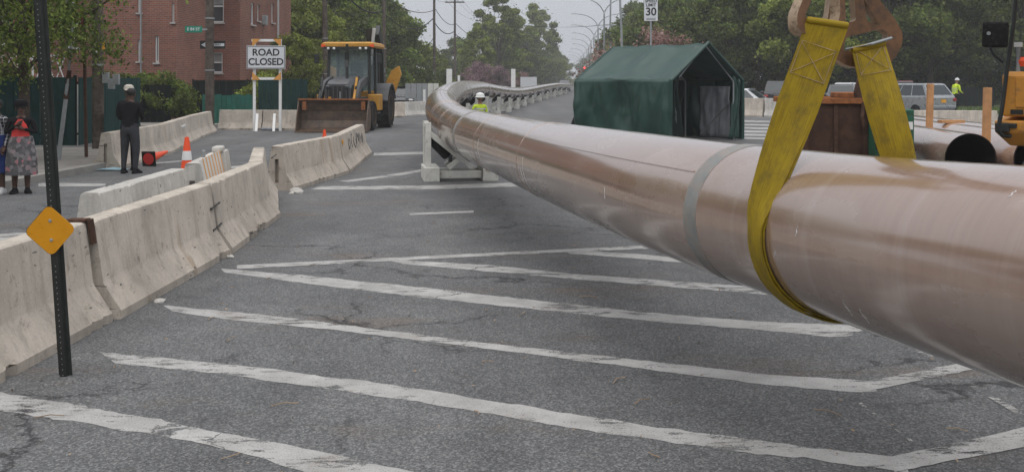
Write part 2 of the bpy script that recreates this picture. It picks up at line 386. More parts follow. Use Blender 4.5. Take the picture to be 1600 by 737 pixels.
class MB:
    def __init__(s): s.v = []; s.f = []; s.m = []; s.uv = {}
    def face(s, idx, mi=0, uvs=None):
        if uvs: s.uv[len(s.f)] = uvs
        s.f.append(tuple(idx)); s.m.append(mi)
    def add(s, pts):
        i = len(s.v); s.v += [tuple(p) for p in pts]; return i
    def box(s, c, size, rot=None, mi=0, taper=1.0):
        c = Vector(c); hx, hy, hz = (k / 2 for k in size); p = []
        for z in (-1, 1):
            t = taper if z > 0 else 1.0
            for x, y in ((-1, -1), (1, -1), (1, 1), (-1, 1)):
                q = Vector((x * hx * t, y * hy * t, z * hz)); p.append(c + (rot @ q if rot else q))
        i = s.add(p)
        for f in ((3, 2, 1, 0), (4, 5, 6, 7), (0, 1, 5, 4), (1, 2, 6, 5), (2, 3, 7, 6), (3, 0, 4, 7)): s.face([i + k for k in f], mi)
        return s
    def bar(s, p, q, w, h, mi=0, up=Vector((0, 0, 1))):
        p, q = Vector(p), Vector(q); x, y, d = basis(q - p, up)
        pts = []
        for e in (p, q):
            for a, b in ((-1, -1), (1, -1), (1, 1), (-1, 1)): pts.append(e + x * a * w / 2 + y * b * h / 2)
        i = s.add(pts)
        for f in ((0, 1, 2, 3), (7, 6, 5, 4), (4, 5, 1, 0), (5, 6, 2, 1), (6, 7, 3, 2), (7, 4, 0, 3)): s.face([i + k for k in f], mi)
        return s
    def tube(s, pts, r, n=10, mi=0, caps=True, uvscale=None):
        pts = [Vector(p) for p in pts]; rr = r if isinstance(r, (list, tuple)) else [r] * len(pts)
        rows = []; px = None; L = 0
        for k, p in enumerate(pts):
            d = (pts[min(k + 1, len(pts) - 1)] - pts[max(k - 1, 0)])
            if px is None: x, y, d = basis(d)
            else:
                d = d.normalized(); x = (px - d * px.dot(d)).normalized(); y = d.cross(x)
            px = x
            rows.append(s.add([p + (x * math.cos(2 * math.pi * j / n) + y * math.sin(2 * math.pi * j / n)) * rr[k] for j in range(n)]))
        for a, b in zip(rows, rows[1:]):
            for j in range(n):
                k = (j + 1) % n; s.face((a + j, a + k, b + k, b + j), mi)
        if caps:
            s.face([rows[0] + j for j in range(n)][::-1], mi); s.face([rows[-1] + j for j in range(n)], mi)
        return s
    def lathe(s, prof, n=20, c=(0, 0, 0), axis=Vector((0, 0, 1)), mi=0, caps=True):
        c = Vector(c); x, y, d = basis(Vector(axis)); rows = []
        for r, z in prof: rows.append(s.add([c + d * z + (x * math.cos(2 * math.pi * j / n) + y * math.sin(2 * math.pi * j / n)) * r for j in range(n)]))
        for a, b in zip(rows, rows[1:]):
            for j in range(n):
                k = (j + 1) % n; s.face((a + j, a + k, b + k, b + j), mi)
        if caps:
            s.face([rows[0] + j for j in range(n)][::-1], mi); s.face([rows[-1] + j for j in range(n)], mi)
        return s
    def prism(s, poly, t, M=None, mi=0, z0=None):
        """polygon in XY extruded along Z by t (centred unless z0)"""
        a = -t / 2 if z0 is None else z0; M = M or Matrix.Identity(4); n = len(poly)
        i = s.add([M @ Vector((x, y, a)) for x, y in poly] + [M @ Vector((x, y, a + t)) for x, y in poly])
        s.face([i + k for k in range(n)][::-1], mi); s.face([i + n + k for k in range(n)], mi)
        for k in range(n):
            l = (k + 1) % n; s.face((i + k, i + l, i + n + l, i + n + k), mi)
        return s
    def loft(s, rows, closed=True, caps=True, mi=0):
        ids = [s.add(r) for r in rows]; n = len(rows[0])
        for a, b in zip(ids, ids[1:]):
            for j in range(n if closed else n - 1):
                k = (j + 1) % n; s.face((a + j, a + k, b + k, b + j), mi)
        if caps and closed:
            s.face([ids[0] + j for j in range(n)][::-1], mi); s.face([ids[-1] + j for j in range(n)], mi)
        return s
    def sphere(s, c, r, n=12, mi=0):
        c = Vector(c); r = Vector(r) if hasattr(r, '__len__') else Vector((r, r, r)); m = max(6, n // 2 + 2); rows = []
        for a in range(1, m):
            t = math.pi * a / m
            rows.append([c + Vector((r.x * math.sin(t) * math.cos(2 * math.pi * j / n), r.y * math.sin(t) * math.sin(2 * math.pi * j / n), -r.z * math.cos(t))) for j in range(n)])
        return s.loft(rows, mi=mi)
    def build(s, name, mats, parent=None, smooth=False, bevel=0.0, angle=35, loc=None):
        me = bpy.data.meshes.new(name); me.from_pydata(s.v, [], s.f)
        for m in (mats if isinstance(mats, (list, tuple)) else [mats]): me.materials.append(MATS[m])
        me.polygons.foreach_set('material_index', s.m)
        if s.uv:
            ul = me.uv_layers.new(name='UVMap')
            for fi, uvs in s.uv.items():
                for k, li in enumerate(me.polygons[fi].loop_indices): ul.data[li].uv = uvs[k]
        bm = bmesh.new(); bm.from_mesh(me); bmesh.ops.recalc_face_normals(bm, faces=bm.faces[:]); bm.to_mesh(me); bm.free()
        if smooth:
            me.polygons.foreach_set('use_smooth', [True] * len(me.polygons)); me.set_sharp_from_angle(angle=R(angle))
        o = bpy.data.objects.new(name, me); link(o, parent)
        if loc: o.location = loc
        if bevel:
            b = o.modifiers.new('bevel', 'BEVEL'); b.width = bevel; b.segments = 2; b.limit_method = 'ANGLE'; b.angle_limit = R(40)
        return o
def text(name, s, size, mat, parent, loc, rot=(R(90), 0, 0), depth=0.002, sx=1.0):
    cu = bpy.data.curves.new(name, 'FONT'); cu.body = s; cu.size = size; cu.extrude = depth
    cu.align_x = 'CENTER'; cu.align_y = 'CENTER'; cu.offset = size * 0.022
    t = bpy.data.objects.new(name, cu); COL.objects.link(t); t.location = loc; t.rotation_euler = rot; t.scale = (sx, 1, 1)
    bpy.context.view_layer.update()
    me = bpy.data.meshes.new_from_object(t.evaluated_get(bpy.context.evaluated_depsgraph_get()))
    bpy.data.objects.remove(t); o = bpy.data.objects.new(name, me); link(o, parent)
    o.location = loc; o.rotation_euler = rot; o.scale = (sx, 1, 1); me.materials.clear(); me.materials.append(MATS[mat]); return o
def np_mesh(name, verts, quads, mat):
    me = bpy.data.meshes.new(name); nv, nf = len(verts), len(quads)
    me.vertices.add(nv); me.vertices.foreach_set('co', verts.astype(np.float32).ravel())
    me.loops.add(nf * 4); me.loops.foreach_set('vertex_index', quads.astype(np.int32).ravel())
    me.polygons.add(nf); me.polygons.foreach_set('loop_start', np.arange(0, nf * 4, 4, dtype=np.int32))
    me.update(calc_edges=True); me.materials.append(MATS[mat]); return me
def leaves(rng, centers, size, mat, name, up=0.35):
    n = len(centers)
    nr = rng.normal(size=(n, 3)); nr[:, 2] += up; nr /= np.linalg.norm(nr, axis=1, keepdims=True)
    t = np.cross(nr, rng.normal(size=(n, 3))); t /= np.linalg.norm(t, axis=1, keepdims=True) + 1e-9
    b = np.cross(nr, t); sz = (size * rng.uniform(0.6, 1.35, n))[:, None]
    v = np.stack([centers - t * sz, centers + b * sz * 0.55 + nr * sz * 0.12, centers + t * sz, centers - b * sz * 0.55 - nr * sz * 0.1], 1).reshape(-1, 3)
    q = np.arange(n * 4).reshape(n, 4)
    return np_mesh(name, v, q, mat)

STREET = 0.06                       # the street runs slightly right of straight ahead
def sx(x, d, d0=20): return x + STREET * (d - d0)

# ================================================================== THE SETTING
def sheet(name, poly, z, mat, kind='structure', parent=None):
    mb = MB(); i = mb.add([(x, y, z) for x, y in poly]); mb.face([i + k for k in range(len(poly))])
    o = mb.build(name, mat, parent)
    if o.data.polygons[0].normal.z < 0: o.data.flip_normals()
    return tag(o, kind=kind)
sheet('road', [(-420, -120), (420, -120), (420, 620), (-420, 620)], 0.0, 'asphalt')

def slab(name, poly, h, mats, kerb_w=0.16):
    """raised pavement with its kerb"""
    mb = MB(); mb.prism(poly, h, z0=-0.05, mi=0); o = mb.build(name, mats); return tag(o, kind='structure')
def offset_poly(poly, w):
    n = len(poly); out = []
    for k in range(n):
        p0, p1, p2 = Vector(poly[k - 1]), Vector(poly[k]), Vector(poly[(k + 1) % n])
        d1 = (p1 - p0).normalized(); d2 = (p2 - p1).normalized(); n1 = Vector((-d1.y, d1.x)); n2 = Vector((-d2.y, d2.x))
        m = (n1 + n2).normalized(); c = max(0.4, m.dot(n1)); out.append(tuple(p1 + m * w / c))
    return out
def pavement(name, poly, joints=None):
    a = sum(poly[k][0] * poly[(k + 1) % len(poly)][1] - poly[(k + 1) % len(poly)][0] * poly[k][1] for k in range(len(poly)))
    if a < 0: poly = poly[::-1]
    inner = offset_poly(poly, 0.16)
    k = MB(); n = len(poly)
    ids = [k.add([(x, y, z) for x, y in P]) for P, z in ((poly, -0.02), (poly, 0.125), (inner, 0.13), (inner, -0.02))]
    for a_, b_ in zip(ids, ids[1:]):
        for j in range(n): l = (j + 1) % n; k.face((a_ + j, a_ + l, b_ + l, b_ + j))
    tag(k.build(name.replace('pavement', 'kerb'), 'kerb', bevel=0.0), kind='structure')
    m = MB(); m.prism(inner, 0.145, z0=-0.02); return tag(m.build(name, 'pavement'), kind='structure')
def arc(cx, cy, r, a0, a1, n=8): return [(cx + r * math.cos(R(a0 + (a1 - a0) * k / n)), cy + r * math.sin(R(a0 + (a1 - a0) * k / n))) for k in range(n + 1)]
KX = -8.35
pavement('pavement', [(-60, -40), (KX - 3.6, -40), (KX - .2, 17)] + arc(KX - 3.2, 23.2, 3.2, 0, 90) + [(-60, 26.8)])
pavement('pavement', [(-60, 38.8), (-16, 38.8)] + arc(-13.8, 42.2, 2.8, -90, 0) + [(sx(-10.0, 60), 60), (sx(-8.9, 600), 600), (-60, 600)])
# park side on the right: verge with grass
pavement('pavement', [(23.5, -40), (23.5, 58), (34, 64), (26, 130), (sx(18, 600), 600), (36 + 30, 600), (46, 66), (40, 50), (40, -40)])
sheet('lawn', [(24.6, -39), (24.6, 58.2), (34.6, 64.4), (27.2, 130), (200, 598), (400, 598), (400, -39)], 0.145, 'grass_soil')
sheet('yard', [(-400, 46), (-15.5, 46), (-13, 70), (2, 300), (14, 598), (-400, 598)], 0.14, 'soil')
# grass blades on the part of the lawn that the photo shows
rng = np.random.default_rng(3)
n = 9000
gx = rng.uniform(24.8, 40, n); gy = rng.uniform(42, 66, n); hgt = rng.uniform(.05, .16, n)
v = np.zeros((n, 4, 3)); a = rng.uniform(0, 6.28, n); dx = np.cos(a) * .03; dy = np.sin(a) * .03
v[:, 0] = np.stack([gx - dx, gy - dy, np.full(n, .14)], 1); v[:, 1] = np.stack([gx + dx, gy + dy, np.full(n, .14)], 1)
v[:, 2] = np.stack([gx + dx * .3 + rng.normal(0, .03, n), gy + dy * .3, .14 + hgt], 1); v[:, 3] = v[:, 2] - np.stack([dx * .6, dy * .6, 0 * dx], 1)
o = bpy.data.objects.new('grass', np_mesh('grass', v.reshape(-1, 3), np.arange(n * 4).reshape(n, 4), 'grass_blade')); link(o)
tag(o, 'short green grass on the verge beside the silver wagon', 'grass', kind='stuff')

# ------------------------------------------------------------------ painted road markings (each a thin worn sheet)
def marking(top, bot, z=0.002, jit=0.018, seed=0, name='road_marking', mat='road_paint'):
    """top/bottom edge of a stripe given as survey points; resampled, with a ragged edge"""
    def dens(P):
        P = [gnd(x, y, z) for x, y in P]; out = []
        L = sum((b - a).length for a, b in zip(P, P[1:])); k = max(8, int(L / 0.07)); cum = [0]
        for a, b in zip(P, P[1:]): cum.append(cum[-1] + (b - a).length)
        return P, cum
    A, ca = dens(top); B, cb = dens(bot); n = max(10, int(max(ca[-1], cb[-1]) / 0.06)); n = min(n, 170)
    def samp(P, c, t):
        s = t * c[-1]
        for k in range(len(P) - 1):
            if s <= c[k + 1] or k == len(P) - 2:
                u = (s - c[k]) / max(1e-6, c[k + 1] - c[k]); return P[k].lerp(P[k + 1], min(1, u))
    mb = MB(); ia = []; ib = []
    for k in range(n + 1):
        t = k / n; p, q = samp(A, ca, t), samp(B, cb, t); d = (p - q).normalized()
        e1 = mnoise.noise(Vector((p.x * 5, p.y * 5, seed))) * jit * 1.6 + random.gauss(0, jit * .35)
        e2 = mnoise.noise(Vector((q.x * 5, q.y * 5, seed + 9))) * jit * 1.6 + random.gauss(0, jit * .35)
        p = p + d * e1; q = q + d * e2; ia.append(mb.add([p])); ib.append(mb.add([q]))
    for k in range(n): mb.face((ib[k], ib[k + 1], ia[k + 1], ia[k]))
    o = mb.build(name, mat)
    if o.data.polygons[0].normal.z < 0: o.data.flip_normals()
    tag(o, kind='structure'); return o
MK = [
 ([(-260, 568), (0, 611), (130, 634), (265, 659), (430, 690), (650, 738), (760, 760)], [(-260, 596), (0, 641), (110, 656), (210, 673), (330, 695), (420, 719), (500, 745), (560, 765)]),
 ([(155, 549), (380, 571), (640, 604), (900, 647), (1200, 690), (1380, 712), (1410, 712)], [(180, 567), (360, 585), (640, 625), (900, 669), (1100, 697), (1345, 728), (1420, 737)]),
 ([(255, 477), (430, 493), (550, 509), (800, 540), (1000, 562), (1200, 584), (1340, 593), (1352, 594)], [(270, 486), (350, 498), (540, 517), (800, 549), (1000, 575), (1200, 600), (1345, 613), (1372, 611)]),
 ([(345, 419), (500, 432), (660, 449), (850, 470), (1000, 487), (1200, 503), (1335, 507)], [(350, 425), (480, 443), (640, 462), (800, 479), (1000, 500), (1200, 516), (1300, 526), (1332, 523)]),
 ([(600, 405), (770, 414), (900, 428), (1100, 442), (1230, 452)], [(630, 412), (780, 425), (900, 436), (1000, 444), (1230, 462)]),
 ([(880, 390), (1000, 397), (1130, 409)], [(890, 396), (1000, 404), (1130, 416)]),
 ([(500, 291), (660, 290), (818, 285)], [(485, 296), (660, 296), (818, 291)]),
 ([(530, 283), (600, 274), (664, 264)], [(545, 284), (620, 275), (664, 267)]),
 ([(585, 239), (662, 237)], [(583, 243), (662, 241)]),
 ([(-40, 369), (20, 364), (70, 361)], [(-40, 382), (20, 373), (60, 368)]),
 ([(60, 286), (110, 286), (165, 287)], [(60, 291), (110, 291), (165, 291)]),
 ([(240, 254), (290, 250)], [(240, 256), (290, 252)]),
 ([(340, 262), (400, 256)], [(338, 265), (400, 259)]),
 ([(640, 333), (740, 329)], [(640, 336), (740, 332)]),
]
for i, (t, b) in enumerate(MK): marking(t, b, seed=i)
# second sheet level where legs of the chevrons cross the stripes
MK2 = [
 ([(370, 414), (600, 403), (800, 393), (1040, 382)], [(370, 420), (600, 408), (800, 398), (1040, 387)]),
 ([(1345, 596), (1420, 582), (1500, 566)], [(1350, 612), (1430, 595), (1528, 575)]),
 ([(1305, 513), (1345, 505)], [(1312, 525), (1358, 513)]),
 ([(1390, 713), (1500, 690), (1620, 662)], [(1398, 737), (1500, 716), (1640, 690)]),
 ([(1500, 588), (1545, 612), (1592, 640)], [(1498, 592), (1540, 617), (1588, 646)]),
 ([(1430, 545), (1470, 560)], [(1432, 549), (1468, 563)]),
 ([(1345, 628), (1430, 690)], [(1342, 630), (1426, 692)]),
]
for i, (t, b) in enumerate(MK2): marking(t, b, z=0.004, seed=30 + i, jit=0.01, mat='road_paint_faint' if i > 3 else 'road_paint')
for k in range(6):     # crosswalk bars right of the tent
    y0 = 188 + k * 5.2
    marking([(1150, y0), (1235, y0 + 1.5)], [(1150, y0 + 2.4 + .15 * k), (1235, y0 + 4.0 + .15 * k)], seed=60 + k, jit=0.02)

# ================================================================== PIPE
def catmull(P, step=0.25):
    P = [Vector(p) for p in P]; Q = [P[0] * 2 - P[1]] + P + [P[-1] * 2 - P[-2]]; out = []
    for k in range(1, len(Q) - 2):
        p0, p1, p2, p3 = Q[k - 1:k + 3]; n = max(4, int((p2 - p1).length / step))
        n = min(n, 48)
        for j in range(n):
            t = j / n
            out.append(0.5 * ((2 * p1) + (p2 - p0) * t + (2 * p0 - 5 * p1 + 4 * p2 - p3) * t * t + (3 * p1 - p0 - 3 * p2 + p3) * t ** 3))
    out.append(P[-1]); return out
PR = 0.40
PIPE_PTS = [(2.78, 0.3, 1.22), (2.36, 2.0, 1.16), (1.93, 3.75, 1.09), (1.58, 5.2, 1.045), (0.95, 7.7, 1.02), (0.03, 13.0, .955), (-1.02, 19.2, .95),
            (-1.72, 25.0, 1.13), (-1.93, 30, 1.30), (-1.95, 38, 1.42), (-1.62, 48, 1.43), (-0.85, 58, 1.22), (0.05, 70, 1.03), (1.15, 84, .98), (3.2, 106, 1.12), (6.0, 135, 1.25), (8.7, 165, 1.1), (12.5, 215, 1.0)]
PATH = catmull(PIPE_PTS, 0.06)
CUM = [0]
for a_, b_ in zip(PATH, PATH[1:]): CUM.append(CUM[-1] + (b_ - a_).length)
def frames(path):
    fr = []
    for k in range(len(path)):
        d = (path[min(k + 1, len(path) - 1)] - path[max(k - 1, 0)]).normalized()
        x = d.cross(Vector((0, 0, 1))).normalized(); fr.append((path[k], x, x.cross(d).normalized(), d))
    return fr
FR = frames(PATH)
def at_depth(d):
    return min((abs(p.y - d), k) for k, p in enumerate(PATH))[1]
def pipe_mesh(fr, cum, r, mb, n=56, mi=0, a0=0.0, a1=2 * math.pi):
    rows = []
    closed = abs(a1 - a0 - 2 * math.pi) < 1e-6; m = n if closed else n + 1
    for (p, x, z, d) in fr: rows.append(mb.add([p + (x * math.cos(a0 + (a1 - a0) * j / n) + z * math.sin(a0 + (a1 - a0) * j / n)) * r for j in range(m)]))
    for k, (a_, b_) in enumerate(zip(rows, rows[1:])):
        for j in range(n):
            l = (j + 1) % m
            mb.face((a_ + j, a_ + l, b_ + l, b_ + j), mi, [(cum[k], j / n * 2.5), (cum[k], (j + 1) / n * 2.5), (cum[k + 1], (j + 1) / n * 2.5), (cum[k + 1], j / n * 2.5)])
    return rows
pipe = empty('pipeline', (0, 0, 0), 0, 'long tan coated steel pipe snaking down the street on roller cradles', 'pipe')
mb = MB(); rows = pipe_mesh(FR, CUM, PR, mb)
mb.face([rows[0] + j for j in range(56)]); mb.face([rows[-1] + j for j in range(56)])
mb.build('pipe_shell', 'pipe_coating', pipe, smooth=True, angle=60)
def pipe_band(s, wdt, mat, name, lift=0.004):
    pts = []; cum = []
    for k, c in enumerate(CUM):
        if abs(c - s) < wdt / 2: pts.append(FR[k]); cum.append(c)
    def interp(c):
        for k in range(len(CUM) - 1):
            if CUM[k] <= c <= CUM[k + 1]:
                t = (c - CUM[k]) / (CUM[k + 1] - CUM[k]); a, b = FR[k], FR[k + 1]
                return tuple(a[i].lerp(b[i], t) if i == 0 else a[i].lerp(b[i], t).normalized() for i in range(4))
    cs = [s - wdt / 2, s - wdt / 2 + .004, s - wdt / 4, s, s + wdt / 4, s + wdt / 2 - .004, s + wdt / 2]; rr = [PR - .004, PR + lift] + [PR + lift] * 3 + [PR + lift, PR - .004]
    mb = MB(); rows = []
    for c, r in zip(cs, rr):
        p, x, z, d = interp(c); rows.append([p + (x * math.cos(2 * math.pi * j / 56) + z * math.sin(2 * math.pi * j / 56)) * r for j in range(56)])
    mb.loft(rows, caps=False); return mb.build(name, mat, pipe, smooth=True)
S_STRAP = CUM[at_depth(5.13)]
S_BAND = CUM[at_depth(5.88)]
pipe_band(S_BAND, 0.16, 'band_grey', 'joint_band', 0.003)
pipe_band(CUM[at_depth(16.2)], 0.2, 'band_grey', 'joint_band', 0.005)
for s_ in (23, 28, 40, 52, 64, 76, 90, 106): pipe_band(S_BAND + s_ - 7.0, 0.22, 'band_grey' if s_ % 2 == 0 else 'pipe_coating', 'joint_band', 0.006)
for s_ in (9.8, 13.2, 18.2, 20.4): pipe_band(S_BAND + s_ - 5.0, 0.035, 'pipe_coating', 'weld_ring', 0.004)
# raised lengthwise seam between the joint bands
k0, k1 = at_depth(5.98), at_depth(15.9)
lo, hi = min(k0, k1), max(k0, k1); mb = MB(); rows = []
for (p, x, z, d) in FR[lo:hi]:
    ang = R(180 - 38) if x.x > 0 else R(38)
    rows.append([p + (x * math.cos(ang + da) + z * math.sin(ang + da)) * r for da, r in ((-.016, PR - .002), (-.010, PR + .005), (.010, PR + .005), (.016, PR - .002))])
mb.loft(rows); mb.build('weld_seam', 'pipe_coating', pipe, smooth=True)

def chalk(d, a0, a1, n=7, wob=.004, r=.0016):
    k = at_depth(d); p, x, z, dr = FR[k]; sg = 1 if x.x < 0 else -1; pts = []
    for j in range(n):
        a = R(a0 + (a1 - a0) * j / (n - 1)); q = dr * wob * math.sin(j * 1.7 + d)
        pts.append(p + q + (x * sg * math.cos(a) + z * math.sin(a)) * (PR + .001))
    MB().tube(pts, r, 5).build('chalk_mark', 'reflector_white', pipe)
for a in ((10.2, 10, -38), (10.35, -5, -25), (7.3, 5, -6), (4.75, 12, 6), (4.5, -30, -42), (4.4, -33, -44), (13.5, 15, -20), (5.0, -8, -11), (3.6, 55, 50)): chalk(*a)
# ------------------------------------------------------------------ roller cradles under the pipe
def cradle(d, label):
    k = at_depth(d); p, x, z, dr = FR[k]; zc = p.z
    rz = math.atan2(dr.y, dr.x) - math.pi / 2
    c = empty('roller_cradle', (p.x, p.y, 0), rz, label, 'cradle', 'roller cradles along the pipeline')
    hw = 0.66 if d < 22 else .56; zt = zc + (0.12 if d < 22 else -.30); L = 0.34        # half width, top of the upright, half length
    for s in (-1, 1):
        mb = MB().box((s * (hw - .13), 0, .13), (.28, 2 * L + .3, .26)); mb.build('foot', 'white_frame', c, bevel=.012)
    for e in (-1, 1):
        MB().box((0, e * L, .12), (2 * hw - .56, .07, .13)).build('base_beam', 'white_frame', c, bevel=.006)
        for s in (-1, 1):
            MB().bar((s * (hw - .07), e * L, .26), (s * (hw - .07), e * L, zt), .10, .10).build('upright', 'white_frame', c, bevel=.006)
            MB().bar((s * (hw - .10), e * L * .98, zt - .20), (s * -.22, e * L * (.98 - .12 * (s > 0)), .235), .085, .09).build('brace', 'white_frame', c, bevel=.006)
    for s in (-1, 1):
        MB().bar((s * (hw - .07), -L, zt - .06), (s * (hw - .07), L, zt - .06), .07, .07).build('top_rail', 'white_frame', c, bevel=.005)
        # roller tangent to the pipe
        ang = R(46); n_ = Vector((s * math.sin(ang), 0, -math.cos(ang))); t_ = Vector((s * math.cos(ang), 0, math.sin(ang)))
        cc = Vector((0, 0, zc)) + n_ * (PR + .105) 
        ro = MB().lathe([(.06, -.24), (.098, -.22), (.098, .22), (.06, .24)], 18, cc, t_).build('roller', 'black_rubber', c, smooth=True)
        MB().tube([cc - t_ * .31, cc + t_ * .33], .028, 8).build('axle', 'galvanised', ro)
        for q in (-.29, .29):
            b = cc + t_ * q; MB().box(b, (.07, .13, .13)).build('bearing_block', 'grey_paint', ro, bevel=.008)
    return c
CR = [(19.0, 'white roller cradle under the pipe where it bends past the barriers')]
for d in (34.5, 41, 47.5): CR.append((d, 'white roller cradle behind the bend of the tan pipe'))
for d in (54, 61, 68, 76, 85, 95, 106, 120, 136, 152): CR.append((d, 'white roller cradle with black rollers under the far straight run of pipe'))
for d, l in CR: cradle(d, l)

# ------------------------------------------------------------------ sling round the pipe, rigging links, hook
ks = at_depth(5.13); PS, XS, ZS, DS = FR[ks]
XN = XS if XS.x < 0 else -XS                       # across the pipe, to the near-left side
TOW = DS if DS.y < 0 else -DS
def strap_path(lift):
    """leg up on the near side, round under the pipe, up on the far side"""
    r = PR + lift; pts = []
    near_top = TOPN; far_top = TOPF
    a_n, a_f = R(180 - 20), R(20)
    pts += [near_top.lerp(PS + XN * -math.cos(a_n) * r + Vector((0, 0, math.sin(a_n) * r)), t) for t in (0, .15, .3, .45, .6, .75, .9)]
    n = 30
    for j in range(n + 1):
        a = a_n + (2 * math.pi - (a_n - a_f)) * j / n
        pts.append(PS + (XN * -math.cos(a) + ZS * math.sin(a)) * r + TOW * .09 * (math.cos(a) * .5 + .5))
    e = pts[-1]
    pts += [e.lerp(far_top, t) for t in (.1, .25, .4, .55, .7, .85, 1)]
    return pts
TOPN = at(1293, 36, 5.00) ; TOPF = at(1357, 73, 5.34)
sl = empty('lifting_sling', (PS.x, PS.y, PS.z - PR), 0, 'dirty yellow webbing sling looped under the tan pipe', 'sling')
def strap(lift, wdt, th, name):
    P = strap_path(lift); mb = MB(); rows = []; L = 0; cums = [0]
    wdir0 = DS if DS.x > 0 else -DS
    for k, p in enumerate(P):
        d = (P[min(k + 1, len(P) - 1)] - P[max(k - 1, 0)]).normalized()
        f = min(1.0, max(0, (k - 3) / 6)) if k < 12 else (min(1.0, max(0, (len(P) - 1 - k) / 7)))
        wref = (Vector((1, -0.25, -0.05)) if k < 20 else Vector((1, .25, .18))).normalized().lerp(wdir0, f).normalized()
        wv = (wref - d * wref.dot(d)).normalized(); nv = d.cross(wv).normalized()
        ww = wdt * (1 - (.30 if k < 24 else .12) * f) + .006 * mnoise.noise(p * 9)
        sag = .006 * mnoise.noise(p * 6)
        rows.append([p - sl.location + wv * ww / 2 * sxx + nv * (th / 2 * sy + sag) for sxx, sy in ((-1, -1), (-.5, -1.1), (0, -1.15), (.5, -1.1), (1, -1), (1, 1), (.5, 1.1), (0, 1.15), (-.5, 1.1), (-1, 1))])
        if k: cums.append(cums[-1] + (P[k] - P[k - 1]).length)
    ids = [mb.add(r) for r in rows]
    for k, (a, b) in enumerate(zip(ids, ids[1:])):
        for j in range(10):
            l = (j + 1) % 10; us = [0, .25, .5, .75, 1, 1, .75, .5, .25, 0]
            u2 = us[l]
            mb.face((a + j, a + l, b + l, b + j), 0, [(us[j], cums[k]), (u2, cums[k]), (u2, cums[k + 1]), (us[j], cums[k + 1])])
    mb.face([ids[0] + j for j in range(10)]); mb.face([ids[-1] + j for j in range(10)])
    o = mb.build(name, 'sling_webbing', sl, smooth=True, angle=50)
    if lift > .02:
        for ra, rb in ((0, 2), (len(rows) - 3, len(rows) - 1)):
            A, B = rows[ra], rows[rb]; cam_ = Vector((0, 0, CAMH)) - sl.location
            fr_ = (0, 1, 2, 3, 4) if (A[2] - cam_).length < (A[7] - cam_).length else (9, 8, 7, 6, 5)
            P_ = lambda u, v_: A[fr_[0]].lerp(A[fr_[4]], u).lerp(B[fr_[0]].lerp(B[fr_[4]], u), v_) + (cam_ - A[2]).normalized() * .004
            for u0, v0, u1, v1 in ((.08, .45, .92, .98), (.92, .45, .08, .98), (.05, .42, .95, .42), (.05, 1.0, .95, 1.0), (.07, .42, .07, 1.0), (.93, .42, .93, 1.0)):
                MB().tube([P_(u0, v0), P_((u0 + u1) / 2, (v0 + v1) / 2), P_(u1, v1)], .0016, 5).build('stitching', 'rigging_edge', o)
    return o
strap(.010, .196, .010, 'webbing'); wb = strap(.024, .190, .009, 'webbing')
for top, wv in ((TOPN, Vector((1, -0.25, -.17)).normalized()), (TOPF, Vector((1, .25, .22)).normalized())):
    # sewn eye folded over the link's lower bar
    c = top - sl.location
    MB().lathe([(.014, -.098), (.018, -.09), (.018, .09), (.014, .098)], 14, c, wv).build('sling_eye', 'sling_webbing', sl, smooth=True)
def link_plate(name, corners, holes, thick, nrm, origin, ux, uy, parent):
    """flame-cut steel plate with rounded corners and real cut-outs (bmesh fill with holes)"""
    def rnd(poly, r):
        out = []; n = len(poly)
        for k in range(n):
            p0, p1, p2 = (Vector(poly[(k + q) % n]) for q in (-1, 0, 1)); a = (p0 - p1).normalized(); b = (p2 - p1).normalized()
            rr = min(r, (p0 - p1).length * .45, (p2 - p1).length * .45); s, e = p1 + a * rr, p1 + b * rr
            for j in range(6):
                t = j / 5; out.append(s.lerp(p1, t).lerp(p1.lerp(e, t), t))
        return out
    loops = [rnd(corners[0], corners[1])] + [rnd(h, r) for h, r in holes]
    bm = bmesh.new(); es = []
    for lp in loops:
        vs = [bm.verts.new(origin + ux * q.x + uy * q.y - nrm * thick / 2) for q in lp]
        es += [bm.edges.new((vs[k], vs[(k + 1) % len(vs)])) for k in range(len(vs))]
    bmesh.ops.triangle_fill(bm, edges=es, use_beauty=True, use_dissolve=False)
    ext = bmesh.ops.extrude_face_region(bm, geom=bm.faces[:])
    bmesh.ops.translate(bm, vec=nrm * thick, verts=[g for g in ext['geom'] if isinstance(g, bmesh.types.BMVert)])
    bmesh.ops.recalc_face_normals(bm, faces=bm.faces[:])
    for f in bm.faces: f.material_index = 0 if abs(f.normal.dot(nrm)) > .7 else 1
    me = bpy.data.meshes.new(name); bm.to_mesh(me); bm.free(); me.materials.append(MATS['rigging_steel']); me.materials.append(MATS['rigging_edge'])
    o = bpy.data.objects.new(name, me); return link(o, parent)
PXM = FOC / 5.15
